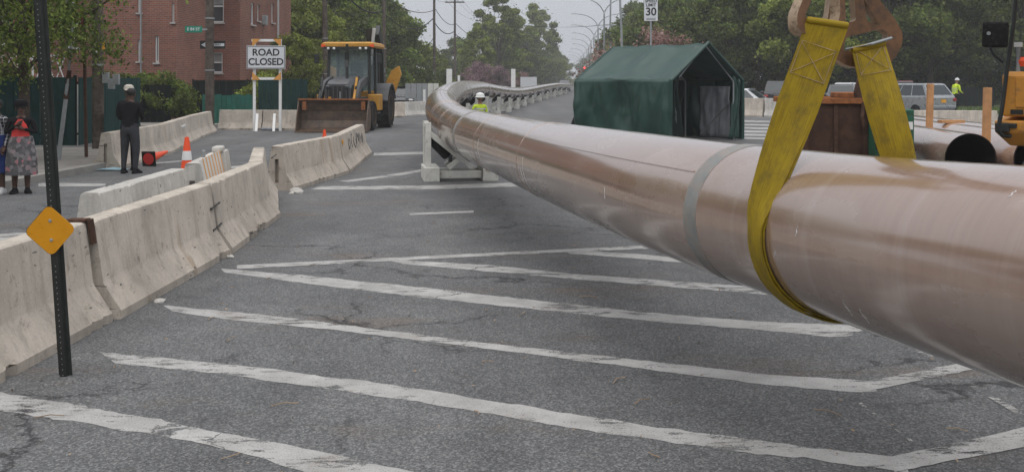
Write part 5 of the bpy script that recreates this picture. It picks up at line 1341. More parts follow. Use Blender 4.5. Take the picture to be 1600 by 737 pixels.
# ================================================================== WHEELS
def wheel(parent, c, r, w_, axis=Vector((1, 0, 0)), lugs=0, rim='galvanised', name='wheel'):
    o = bpy.data.objects.new(name, None); o.location = c; o.empty_display_size = .1; link(o, parent)
    mb = MB(); mb.lathe([(r * .6, -w_ / 2 * .9), (r * .9, -w_ / 2), (r * .97, -w_ / 2 * .85), (r, -w_ / 2 * .5), (r, w_ / 2 * .5), (r * .97, w_ / 2 * .85), (r * .9, w_ / 2), (r * .6, w_ / 2 * .9)], 32, (0, 0, 0), axis)
    if lugs:
        for k in range(lugs):
            a = 2 * math.pi * k / lugs
            for s in (-1, 1):
                a2 = a + s * .09; u_ = Vector((0, math.cos(a2), math.sin(a2))); t_ = Vector((0, -math.sin(a2), math.cos(a2)))
                p = u_ * (r + .012); ax = (Vector((1, 0, 0)) + t_ * .7 * 1).normalized()
                mb.bar(p + Vector((s * w_ * .02, 0, 0)), p + Vector((s * w_ * .46, 0, 0)) - t_ * r * .12, .05, .045, up=u_)
    mb.build('tyre', 'black_rubber', o, smooth=True, angle=40)
    MB().lathe([(r * .1, -w_ * .30), (r * .2, -w_ * .30), (r * .5, -w_ * .15), (r * .61, -w_ * .46), (r * .61, w_ * .46), (r * .5, w_ * .15), (r * .2, w_ * .30), (r * .1, w_ * .30)], 24, (0, 0, 0), axis).build('rim', rim, o, smooth=True)
    return o

# ================================================================== BACKHOE LOADER (faces the camera)
def backhoe():
    e = empty('backhoe_loader', (-6.40, 36.2, 0), R(-4), 'yellow and black backhoe loader with its wide rusty bucket lowered', 'backhoe')
    # bucket: curved shell open to the front (-Y)
    BW = 1.25; prof = [(-.05, .03), (.45, .05), (.62, .14), (.72, .42), (.70, .75), (.56, 1.02), (.38, 1.16)]
    mb = MB(); th = .035
    outer = [Vector((0, y, z)) for y, z in prof]
    rows = [[Vector((x, y, z)) for y, z in prof] + [Vector((x, y - (.03 if z > .1 else 0), z + (.03 if z < .3 else -.012))) for y, z in prof[::-1]] for x in (-BW, -.5, .5, BW)]
    mb.loft(rows); bk = mb.build('bucket', 'bucket_steel', e)
    for s in (-1, 1):
        MB().prism([(y, z) for y, z in [(-.05, .03)] + prof[1:] + [(.12, .62)]], .035, Matrix.Translation((s * (BW + .019), 0, 0)) @ Matrix(((0, 0, 1, 0), (1, 0, 0, 0), (0, 1, 0, 0), (0, 0, 0, 1)))).build('side_plate', 'bucket_steel', bk)
        MB().prism([(.40, .80), (.62, .9), (.55, 1.08), (.38, 1.10)], .14, Matrix.Translation((s * (BW - .18), -.02, 0)) @ Matrix(((0, 0, 1, 0), (1, 0, 0, 0), (0, 1, 0, 0), (0, 0, 0, 1)))).build('inner_gusset', 'rust_bright', bk)
    MB().bar((-BW - .03, -.06, .03), (BW + .03, -.06, .03), .16, .045).build('cutting_edge', 'bucket_steel', bk)
    MB().bar((-BW - .04, .38, 1.175), (BW + .04, .38, 1.175), .09, .05).build('top_lip', 'rust_bright', bk)
    # front axle, wheels
    for s in (-1, 1): wheel(e, (s * 1.02, 1.75, .55), .55, .36, lugs=0, rim='machine_yellow', name='front_wheel')
    MB().box((0, 1.75, .55), (1.7, .2, .2)).build('front_axle', 'grey_paint', e)
    for s in (-1, 1): wheel(e, (s * 1.08, 4.35, .80), .78, .52, lugs=18, rim='machine_yellow', name='rear_wheel')
    MB().box((0, 4.35, .8), (1.7, .3, .3)).build('rear_axle', 'grey_paint', e)
    MB().box((0, 2.9, .95), (.75, 3.9, .5)).build('chassis', 'grey_paint', e, bevel=.03)
    # hood and grille
    MB().loft([[Vector((x, y, z)) for x, z in ((-.46, .9), (.46, .9), (.48, hz - .18), (.38, hz), (-.38, hz), (-.48, hz - .18))] for y, hz in ((1.0, 1.72), (1.2, 1.84), (2.75, 2.02))]).build('hood', 'grey_paint', e, smooth=True, angle=30)
    gr = MB().box((0, .985, 1.32), (.80, .03, .66)).build('grille', 'sign_black', e)
    for k in range(5): MB().box((-.32 + k * .16, .955, 1.32), (.025, .03, .6)).build('grille_bar', 'grey_paint', gr)
    for s in (-1, 1): MB().lathe([(.08, 0), (.08, .05), (.05, .07)], 12, (s * .36, .96, 1.60), Vector((0, -1, 0))).build('headlight', 'dark_glass', e)
    MB().box((-.28, .93, 1.12), (.10, .05, .28)).build('tow_plate', 'machine_yellow', e); MB().box((.1, .94, 1.2), (.035, .04, .5)).build('hose', 'galvanised', e)
    # loader arms
    for s in (-1, 1):
        x_ = s * .66
        mb = MB(); arm = [(2.95, 1.90), (2.65, 2.02), (1.55, 1.80), (.95, 1.28), (.72, .55), (.92, .45), (1.2, 1.12), (1.7, 1.55), (2.7, 1.75)]
        mb.prism(arm, .14, Matrix.Translation((x_, 0, 0)) @ Matrix(((0, 0, 1, 0), (1, 0, 0, 0), (0, 1, 0, 0), (0, 0, 0, 1)))); mb.build('loader_arm', 'grey_paint', e, bevel=.015)
        MB().tube([(x_ - s * .15, 2.4, 1.1), (x_ - s * .13, 1.3, 1.35)], .055, 10).build('lift_cylinder', 'black_steel', e)
        MB().tube([(x_ - s * .02, 1.3, 1.95), (x_ - s * .02, .72, 1.05)], .05, 10).build('tilt_cylinder', 'machine_yellow' if s > 0 else 'black_steel', e)
        MB().tube([(x_, 1.5, 1.98), (x_ + s * .0, 1.0, 1.55)], .035, 8).build('hydraulic_hose', 'black_rubber', e)
        MB().tube([(x_ + s * .12, .8, .5), (x_ - s * .12, .8, .5)], .06, 10).build('arm_pin', 'galvanised', e)
    MB().tube([(-.66, 1.02, 1.12), (.66, 1.02, 1.12)], .06, 10).build('cross_tube', 'black_steel', e)
    # cab: posts, glass, roof
    cx, y0, y1, z0, z1_ = .80, 2.75, 4.35, 1.45, 3.10
    P = [(-cx, y0), (cx, y0), (cx + .02, y1), (-cx - .02, y1)]
    for x_, y_ in P: MB().bar((x_, y_, z0 - .3), (x_ * .97, y_ + (.12 if y_ == y0 else 0), z1_), .10, .10).build('cab_post', 'black_steel', e)
    MB().bar((.86, 3.55, z0 - .3), (.83, 3.6, z1_), .09, .07).build('cab_post', 'black_steel', e)
    gl = MB(); i = gl.add([(-cx + .05, y0 - .01, z0), (cx - .05, y0 - .01, z0), (cx - .07, y0 + .10, z1_), (-cx + .07, y0 + .10, z1_)]); gl.face((i, i + 1, i + 2, i + 3)); gl.build('windscreen', 'cab_glass', e)
    for s in (-1, 1):
        gl = MB(); i = gl.add([(s * cx, y0 + .06, z0), (s * (cx + .02), y1 - .06, z0), (s * cx * .97, y1 - .06, z1_), (s * cx * .97, y0 + .16, z1_)]); gl.face((i, i + 1, i + 2, i + 3)); gl.build('side_window', 'cab_glass', e)
    gl = MB(); i = gl.add([(-cx, y1, z0), (cx, y1, z0), (cx, y1, z1_), (-cx, y1, z1_)]); gl.face((i, i + 1, i + 2, i + 3)); gl.build('rear_window', 'cab_glass', e)
    rf = MB().loft([[Vector((x, y, z)) for x, y in ((-1.02 * k, 2.55 + .05 * (1 - k) * 10), (1.02 * k, 2.55 + .05 * (1 - k) * 10), (1.02 * k, 4.6), (-1.02 * k, 4.6))] for z, k in ((3.10, .97), (3.16, 1.0), (3.26, .98), (3.31, .86))]).build('cab_roof', 'machine_yellow', e, smooth=True, angle=25)
    MB().box((0, 2.60, 3.08), (1.8, .22, .10)).build('visor_panel', 'black_steel', rf)
    for x_ in (-.72, -.5, .5, .72): MB().lathe([(.048, 0), (.048, .06), (.03, .08)], 12, (x_, 2.50, 3.06), Vector((0, -1, 0))).build('work_light', 'reflector_white', rf)
    for s in (-1, 1): MB().box((s * .93, 2.56, 3.16), (.16, .06, .09)).build('marker_light', 'orange_plastic', rf)
    MB().tube([(.12, 1.95, 1.9), (.12, 1.95, 3.2)], .055, 10).build('exhaust_stack', 'black_steel', e, smooth=True)
    MB().tube([(.12, 1.95, 2.35), (.12, 1.95, 2.9)], .085, 12).build('muffler', 'black_steel', e, smooth=True)
    st = MB().box((.05, 3.7, 1.75), (.55, .5, .7)).build('seat', 'black_rubber', e, bevel=.05); MB().box((.05, 3.95, 2.2), (.5, .14, .7)).build('seat_back', 'black_rubber', st, bevel=.05)
    MB().tube([(.05 + .2 * math.cos(a * .52), 3.25 + .1 * math.sin(a * .52), 2.02 + .15 * math.sin(a * .52)) for a in range(13)], .018, 6).build('steering_wheel', 'black_steel', e)
    MB().box((0, 3.15, 1.65), (.3, .2, .7)).build('dash_console', 'black_steel', e, bevel=.03)
    for s in (-1, 1):
        MB().tube([(s * .84, 2.72, 2.8), (s * 1.14, 2.62, 2.85)], .02, 6).build('mirror_arm', 'black_steel', e); MB().box((s * 1.2, 2.6, 2.68), (.2, .05, .36)).build('mirror', 'black_steel', e, bevel=.02)
        fd = MB(); fd.loft([[Vector((s * 1.36, 4.35 + .92 * math.cos(R(a)), .82 + .92 * math.sin(R(a)))), Vector((s * .80, 4.35 + .92 * math.cos(R(a)), .82 + .92 * math.sin(R(a)))), Vector((s * .80, 4.35 + .87 * math.cos(R(a)), .82 + .87 * math.sin(R(a)))), Vector((s * 1.36, 4.35 + .87 * math.cos(R(a)), .82 + .87 * math.sin(R(a))))] for a in range(20, 176, 12)]); fd.build('fender', 'grey_paint', e, smooth=True, angle=40)
        MB().box((s * .98, 2.95, 1.02), (.42, .8, .62)).build('side_tank', 'machine_yellow', e, bevel=.04)
        MB().box((s * 1.0, 2.7, .62), (.36, .5, .05)).build('step', 'grey_paint', e)
    # rear hoe: folded boom, stick, bucket, stabilisers
    Mx = Matrix.Translation((.25, 0, 0)) @ Matrix(((0, 0, 1, 0), (1, 0, 0, 0), (0, 1, 0, 0), (0, 0, 0, 1)))
    MB().box((.1, 5.35, 1.05), (1.9, .35, .75)).build('hoe_frame', 'machine_yellow', e, bevel=.03)
    MB().prism([(5.4, 1.0), (5.9, 1.2), (6.1, 2.4), (5.65, 3.9), (5.25, 3.95), (5.6, 2.4)], .26, Mx).build('hoe_boom', 'black_steel', e, bevel=.02)
    MB().tube([(.32, 5.2, 2.5), (.50, 5.05, 3.95)], .07, 10).build('boom_cylinder', 'plastic_white', e, smooth=True)
    MB().prism([(5.15, 3.7), (5.5, 4.1), (6.3, 3.0), (6.5, 1.4), (6.3, 1.3), (6.0, 2.9)], .2, Mx @ Matrix.Translation((0, 0, .32))).build('hoe_stick', 'black_steel', e, bevel=.02)
    MB().prism([(6.2, 1.5), (6.7, 1.5), (6.9, .9), (6.4, .5), (6.1, .9)], .6, Mx).build('hoe_bucket', 'bucket_steel', e, bevel=.02)
    for s in (-1, 1): MB().prism([(0, .0), (.16, -.05), (.52, 1.0), (.42, 1.35), (.1, 1.15), (-.1, .7)], .14, Matrix.Translation((s * 1.0, 5.6, 1.1)) @ Matrix.Scale(s, 4, (1, 0, 0)) @ Matrix.Rotation(R(90), 4, 'X')).build('stabiliser_leg', 'machine_yellow', e, bevel=.02)
    return e
backhoe()

# ================================================================== CARS
def car(loc, rz, paint, label, L=4.6, W=1.85, H=1.5, kind='wagon', group=None):
    """nose towards -Y"""
    e = empty('parked_car', loc, rz, label, 'car', group); hw = W / 2; bl = H * .60
    def sec(y, w_, z0, zb, zt_):   # body cross-section
        return [Vector((x * w_, y, z)) for x, z in ((-.86, z0), (.86, z0), (.97, z0 + .12), (1.0, z0 + (zb - z0) * .55), (.965, zb - .04), (.86, zt_), (-.86, zt_), (-.965, zb - .04), (-1.0, z0 + (zb - z0) * .55), (-.97, z0 + .12))]
    yf, yr = -L / 2, L / 2
    rows = [sec(yf, hw * .80, .34, bl * .74, bl * .70), sec(yf + .12, hw * .93, .24, bl * .84, bl * .82), sec(yf + .55, hw, .20, bl * .93, bl * .93), sec(yf + L * .27, hw, .20, bl * .99, bl * 1.0), sec(0, hw, .20, bl, bl + .01), sec(yr - L * .2, hw, .22, bl * 1.02, bl * 1.04), sec(yr - .15, hw * .97, .26, bl * 1.02, bl * 1.04), sec(yr, hw * .90, .40, bl * .98, bl * .96)]
    body = MB().loft(rows).build('body', paint, e, smooth=True, angle=32)
    ys = {'wagon': (yf + L * .27, yf + L * .43, yr - L * .12, yr - .10), 'sedan': (yf + L * .28, yf + L * .45, yr - L * .30, yr - L * .14), 'suv': (yf + L * .25, yf + L * .38, yr - L * .06, yr - .06)}[kind]
    a, b, c, d = ys; tw = hw * .74; bw_ = hw * .93
    base = [(a, bl * .98), (d, bl * 1.0)]; zt_ = H
    bot = [Vector((-bw_, a, bl * .97)), Vector((bw_, a, bl * .97)), Vector((bw_, d, bl * 1.0)), Vector((-bw_, d, bl * 1.0))]
    top = [Vector((-tw, b, zt_ - .05)), Vector((tw, b, zt_ - .05)), Vector((tw, c, zt_ - .05)), Vector((-tw, c, zt_ - .05))]
    top2 = [Vector((v_.x * .9, v_.y + (.12 if v_.y == b else -.12), zt_)) for v_ in top]
    MB().loft([bot, top, top2]).build('cabin', paint, e, smooth=True, angle=30)
    def pane(name, q, nrm_off, s0=.06, s1=.94, t0=.12, t1=.93, mat='dark_glass', split=1):
        n_ = (q[1] - q[0]).cross(q[3] - q[0]).normalized(); n_ = n_ if n_.dot(nrm_off) > 0 else -n_
        for k in range(split):
            u0 = s0 + (s1 - s0) * k / split + (.012 if k else 0); u1 = s0 + (s1 - s0) * (k + 1) / split - (.012 if k < split - 1 else 0)
            P = lambda u, v_: q[0].lerp(q[1], u).lerp(q[3].lerp(q[2], u), v_)
            pts = [P(u0, t0), P(u1, t0), P(u1, t1), P(u0, t1)]; m = MB(); m.loft([[v_ - n_ * .01 for v_ in pts], [v_ + n_ * .006 for v_ in pts]]); m.build(name, mat, e)
    pane('windscreen', [bot[0], bot[1], top[1], top[0]], Vector((0, -1, 0))); pane('rear_window', [bot[3], bot[2], top[2], top[3]], Vector((0, 1, 0)), t0=.16)
    pane('side_window', [bot[1], bot[2], top[2], top[1]], Vector((1, 0, 0)), split=3, s0=.10, s1=.95); pane('side_window', [bot[0], bot[3], top[3], top[0]], Vector((-1, 0, 0)), split=3, s0=.10, s1=.95)
    for s in (-1, 1):
        for y_ in (yf + L * .19, yr - L * .19): wheel(e, (s * (hw - .10), y_, .33), .33, .22)
        MB().sphere((s * hw * .80, yr - .02, bl * .86), (.16, .06, .10), 12).build('tail_light', 'tail_red', e, smooth=True)
        MB().sphere((s * hw * .66, yf + .06, bl * .70), (.18, .08, .08), 12).build('headlight', 'reflector_white', e, smooth=True)
        MB().sphere((s * (hw + .10), a + .25, bl * 1.04), (.12, .06, .08), 10).build('wing_mirror', paint, e, smooth=True)
        if kind != 'sedan': MB().bar((s * tw * .85, b + .2, zt_ + .03), (s * tw * .85, c - .2, zt_ + .03), .04, .03).build('roof_rail', 'black_steel', e)
    MB().box((0, yr - .01, .52), (W * .86, .14, .16)).build('rear_bumper', paint, e, bevel=.04); MB().box((0, yf + .02, .46), (W * .80, .12, .16)).build('front_bumper', paint, e, bevel=.04)
    MB().box((0, yr + .006, bl * .80), (.34, .02, .17)).build('licence_plate', 'plate_amber', e)
    MB().box((0, yr - .0, bl * .93), (.6, .03, .03)).build('boot_trim', 'galvanised', e)
    MB().box((0, yf - .0, bl * .62), (.7, .05, .14)).build('front_grille', 'sign_black', e)
    return e
car(Vector((20.9, 54.2, 0)), R(180 + 24), 'car_silver', 'silver wagon with amber licence plate parked near the lime jacket worker', 4.9, 1.95, 1.72, 'wagon')
car(Vector((13.2, 57.5, 0)), R(60), 'car_white', 'white sedan parked behind the pale barriers right of the tent', 4.5, 1.8, 1.42, 'sedan')
car(Vector((16.2, 62.0, 0)), R(165), 'car_black', 'black sport utility vehicle parked behind the yellow sling leg', 4.7, 1.9, 1.85, 'suv')
car(Vector((20.2, 62.5, 0)), R(160), 'car_grey', 'dark grey car parked between the two sling legs', 4.6, 1.85, 1.65, 'suv')
car(Vector((22.0, 66.0, 0)), R(150), 'car_white', 'white van-like car parked behind the dumpster', 4.7, 1.9, 1.75, 'suv')
car(Vector((25.4, 68.0, 0)), R(170), 'car_maroon', 'maroon car showing behind the silver wagon', 4.9, 1.95, 1.9, 'suv')
car(Vector((-7.3, 68, 0)), R(5), 'car_black', 'black car parked beyond the backhoe wheel', 4.5, 1.8, 1.5, 'suv')
car(Vector((10.2, 200, 0)), R(0), 'car_black', 'dark vehicle at the far end of the street by the cones', 5.0, 2.2, 2.3, 'suv')
car(Vector((-19.5, 30.6, .13)), R(90), 'car_grey', 'grey car parked in the yard behind the green screen fence', 4.4, 1.8, 1.9, 'sedan')
# parked plain estate further right along the verge
car(Vector((28.7, 55, 0)), R(178), 'car_white', 'white car half hidden by the orange excavator', 4.4, 1.8, 1.5, 'sedan')

# ================================================================== RUSTY BIN WITH GREEN CABINET, SPARE PIPES, STAKES
dB = 17.6
bx = empty('rusty_skip', (5.75, dB + .9, 0), R(-4), 'rusty brown steel skip behind the sling legs', 'skip')
MB().loft([[Vector((x * k, y * k, z)) for x, y in ((-.72, -.8), (.95, -.8), (.95, 1.3), (-.72, 1.3))] for z, k in ((.06, .92), (1.42, 1.0))]).build('skip_shell', 'rust', bx)
for s in ((-.72, -.8, .95, -.8), (-.72, 1.3, .95, 1.3)): MB().bar((s[0] - .05, s[1], 1.47), (s[2] + .05, s[3], 1.47), .12, .10).build('top_rim', 'rust_bright', bx, bevel=.01)
for x_ in (-.72, .95): MB().bar((x_, -.74, 1.47), (x_, 1.24, 1.47), .11, .10).build('top_rim', 'rust_bright', bx, bevel=.01)
for x_ in (-.6, -.1, .4): MB().box((x_, -.80, .75), (.07, .07, 1.3)).build('rib', 'rust', bx)
MB().prism([(-.1, 0), (.1, 0), (.13, .25), (.05, .5), (-.06, .45), (-.12, .2)], .14, Matrix.Translation((.35, -.75, 1.42)) @ Matrix.Rotation(R(90), 4, 'X')).build('lifting_lug', 'rust', bx, bevel=.02)
MB().tube([(.36, -.84, 1.45), (.33, -.9, 1.2), (.36, -.9, 1.0)], .035, 8).build('shackle', 'rust', bx)
MB().box((.5, .2, 1.56), (.7, .9, .1)).build('scrap_plate', 'rust_bright', bx, bevel=.02)
MB().lathe([(.09, 0), (.06, .2), (.02, .34)], 12, (.6, -.2, 1.6)).build('cone_tip', 'orange_plastic', bx, smooth=True)
gc = empty('green_cabinet', (6.42, dB - .25, 0), R(-4), 'green steel cabinet with label standing against the rusty skip', 'cabinet')
MB().box((0, 0, .70), (.62, .5, 1.28)).build('cabinet_body', 'cabinet_green', gc, bevel=.02); MB().box((0, -.257, .68), (.54, .012, 1.1)).build('cabinet_door', 'cabinet_green', gc, bevel=.004)
MB().tube([(-.30, -.30, .88), (-.34, -.36, .78), (-.30, -.3, .68)], .03, 8).build('door_handle', 'black_steel', gc)
lb_ = MB().box((.02, -.266, 1.08), (.34, .004, .16)).build('label_plate', 'sign_black', gc); MB().box((.02, -.270, 1.09), (.24, .003, .05)).build('label_print', 'hivis', lb_); MB().box((.23, -.267, 1.07), (.1, .004, .13)).build('label_sticker', 'white_paint', gc)
for s in (-1, 1): MB().box((s * .22, 0, .03), (.1, .44, .06)).build('foot', 'black_steel', gc)
def spare(x, y, Ln, zc_, label, k=.10, r=.40):
    d = Vector((k, 1, 0)).normalized(); e = empty('spare_pipe', (x, y, 0), 0, label, 'pipe', 'spare pipes stacked by the skip'); mb = MB(); n = 40; c0 = Vector((0, 0, zc_)); c1 = c0 + d * Ln
    x_, z_, _ = basis(d); z_ = Vector((0, 0, 1)); x_ = d.cross(z_)
    ring = lambda c, q: [c + (x_ * math.cos(2 * math.pi * j / n) + z_ * math.sin(2 * math.pi * j / n)) * q for j in range(n)]
    segs = 14; ids = [mb.add(ring(c0.lerp(c1, i / segs), r)) for i in range(segs + 1)]
    for i in range(segs):
        for j in range(n):
            l = (j + 1) % n; u0, u1 = Ln * i / segs, Ln * (i + 1) / segs
            mb.face((ids[i] + j, ids[i] + l, ids[i + 1] + l, ids[i + 1] + j), 0, [(u0, j / n * 2.5), (u0, (j + 1) / n * 2.5), (u1, (j + 1) / n * 2.5), (u1, j / n * 2.5)])
    mb.build('pipe_shell', 'pipe_coating', e, smooth=True, angle=60)
    m2 = MB(); m2.loft([ring(c0, r), ring(c0, r - .018), ring(c1, r - .018), ring(c1, r)], caps=False); m2.build('pipe_bore', 'pipe_inside', e, smooth=True, angle=40)
    for t in (.06, .5, .9):
        q = d * Ln * t; MB().box((q.x, q.y, (zc_ - r) / 2), (1.2 if x < 8 else .8, .2, zc_ - r)).build('skid', 'stake_wood', e)
spare(7.30, 16.3, 11.5, .58, 'tan spare pipe with black open end between the timber stakes'); spare(8.30, 16.1, 12, .58, 'tan spare pipe lying beside the excavator')
spare(9.2, 18.5, 11, .58, 'tan spare pipe farthest from the skip')
for px, d_, top, l in ((1452, 20.2, 131, 'upright timber stake nearer the skip between the spare pipes'), (1541, 16.9, 137, 'upright timber stake beside the open pipe end')):
    q = Vector(((px - 800) / FOC * d_, d_, 0)); h_ = CAMH - (top - 128) * d_ / FOC; o = MB().box((0, 0, h_ / 2), (.115, .09, h_), rot=Matrix.Rotation(R(1.5), 3, 'Y')).build('timber_stake', 'stake_wood', loc=q, bevel=.006); tag(o, l, 'stake')
o = MB().box((0, 0, 0), (.5, .16, .06), rot=Matrix.Rotation(R(8), 3, 'Z')).build('timber_offcut', 'stake_wood', loc=(8.75, 20.4, 1.01), bevel=.005); tag(o, 'timber offcut lying on top of a spare pipe', 'timber')

# ================================================================== ORANGE EXCAVATOR AT THE RIGHT EDGE
def excavator():
    d_ = 10.9; e = empty('excavator', (at(1566, 128, 10.9).x, 10.9, 0), R(-29), 'orange excavator with black handrail and mirror at the edge of the site', 'excavator'); o_ = e.location.copy(); RI = Matrix.Rotation(R(29), 3, 'Z')
    def q(px, py, d=d_): return RI @ (at(px, py, d) - o_)
    for s in (.4, 2.5):
        tr = [(-1.6, .38), (-1.45, .12), (-1.1, .02), (1.9, .02), (2.25, .14), (2.4, .4), (2.2, .66), (1.9, .76), (-1.1, .76), (-1.45, .64)]
        t_ = MB().prism(tr, .55, Matrix.Translation((s, .8, 0)) @ Matrix(((0, 0, 1, 0), (1, 0, 0, 0), (0, 1, 0, 0), (0, 0, 0, 1)))).build('track', 'black_steel', e, bevel=.02)
        for k in range(16):
            MB().box((s, -.5 + k * .22, .785), (.58, .14, .04)).build('track_shoe', 'bucket_steel', t_)
    MB().box((1.45, 1.2, .62), (1.9, 1.6, .5)).build('undercarriage', 'black_steel', e, bevel=.03); MB().lathe([(.7, .85), (.7, 1.08)], 28, (1.45, 1.2, 0)).build('slew_ring', 'black_steel', e, smooth=True)
    zt_, zb_ = at(0, 112, d_).z, at(0, 182, d_).z; xl = 0.0
    up = MB().loft([[Vector((xl, 0, z)), Vector((3.0, 0, z)), Vector((3.0, 2.6, z)), Vector((xl, 2.6, z))] for z in (zb_, zt_ - .05)] + [[Vector((xl + .04, 0.04, zt_)), Vector((2.96, 0.04, zt_)), Vector((2.96, 2.56, zt_)), Vector((xl + .04, 2.56, zt_))]]).build('upper_housing', 'machine_orange', e, bevel=.02)
    lw = Vector((-.07, 0, at(0, 188, d_).z)); lz = at(0, 228, d_).z
    MB().loft([[Vector((lw.x, -.05, lw.z)), Vector((3.05, -.05, lw.z)), Vector((3.05, 2.7, lw.z)), Vector((lw.x, 2.7, lw.z))], [Vector((lw.x, -.05, lw.z - .12)), Vector((3.05, -.05, lw.z - .12)), Vector((3.05, 2.7, lw.z - .12)), Vector((lw.x, 2.7, lw.z - .12))], [Vector((lw.x + .14, .08, lz)), Vector((2.9, .08, lz)), Vector((2.9, 2.5, lz)), Vector((lw.x + .14, 2.5, lz))]]).build('platform', 'machine_orange', e, bevel=.02)
    MB().box((1.45, 1.2, (lz + 1.08) / 2), (1.2, 1.2, abs(lz - 1.08) + .06)).build('turntable', 'black_steel', e)
    MB().box((xl + .5, -.006, (zt_ + zb_) / 2 + .02), (.75, .02, .32)).build('access_door', 'machine_orange', up, bevel=.006)
    MB().box((xl + .14, -.012, zb_ - .05 + .10), (.12, .02, .05)).build('latch', 'black_steel', up)
    rail = [q(1590, -30), q(1584, 40), q(1574, 110), q(1567, 165), q(1562, 196), q(1566, 210), q(1580, 212)]
    rail = [v_ + Vector((0, -.08, 0)) for v_ in rail]
    MB().tube(catmull(rail, .06), .022, 10).build('handrail', 'black_steel', e, smooth=True)
    MB().box(q(1567, 199) + Vector((0, -.08, 0)), (.14, .05, .10)).build('rail_clamp', 'black_steel', e, bevel=.01)
    MB().box(q(1580, 196) + Vector((0, -.08, 0)), (.12, .10, .05)).build('hinge_plate', 'black_steel', e, bevel=.008)
    m_ = MB().loft([[Vector((x, y, z)) for x, z in ((-.13, -.13), (.12, -.14), (.13, .13), (-.12, .14))] for y in (-.05, .03)]).build('mirror', 'black_rubber', e, bevel=.025, loc=q(1556, 55) + Vector((0, -.08, 0)))
    MB().tube([q(1546, 53) + Vector((0, -.08, 0)), q(1545, 70) + Vector((0, -.08, 0)), q(1553, 86) + Vector((0, -.08, 0)), q(1568, 98) + Vector((0, -.08, 0))], .013, 8).build('mirror_stem', 'black_steel', e, smooth=True)
    MB().lathe([(.02, 0), (.02, .03)], 10, q(1546, 53) + Vector((0, -.08, 0)), Vector((0, -1, 0))).build('mirror_bolt', 'galvanised', e)
    MB().tube([q(1591, 112), q(1591, 72)], .02, 8).build('sensor_mast', 'galvanised', e); MB().box(q(1591, 70), (.08, .08, .05)).build('sensor_head', 'plastic_white', e)
    MB().lathe([(.04, 0), (.05, .06), (.02, .1)], 10, q(1598, 104)).build('beacon', 'orange_plastic', e)
    # cab and boom stand outside the frame and carry the hook
    for x_, y_ in ((2.0, .1), (2.95, .1), (2.0, 1.7), (2.95, 1.7)): MB().bar((x_, y_, zt_), (x_, y_, 3.3), .09, .09).build('cab_post', 'machine_orange', e)
    MB().box((2.5, .9, 3.35), (1.2, 1.8, .12)).build('cab_roof', 'machine_orange', e, bevel=.03)
    gl = MB(); i = gl.add([(2.0, .1, zt_), (3.0, .1, zt_), (3.0, .1, 3.28), (2.0, .1, 3.28)]); gl.face((i, i + 1, i + 2, i + 3)); gl.build('windscreen', 'cab_glass', e)
    hk = RI @ (HOOK - o_); ft = Vector((1.5, .2, 1.9)); el = Vector((-1.0, -2.2, 6.4)); tip = Vector((hk.x, hk.y, 5.2))
    MB().bar(ft, el, .4, .55).build('boom', 'machine_orange', e, bevel=.03); MB().bar(el, tip, .32, .42).build('stick', 'machine_orange', e, bevel=.03)
    MB().tube([ft + Vector((-.2, -.4, -.2)), ft.lerp(el, .55) + Vector((0, 0, -.35))], .08, 10).build('boom_cylinder', 'galvanised', e, smooth=True)
    MB().tube([tip, Vector((hk.x, hk.y, hk.z + .9))], .02, 8).build('hoist_rope', 'black_steel', e)
excavator()

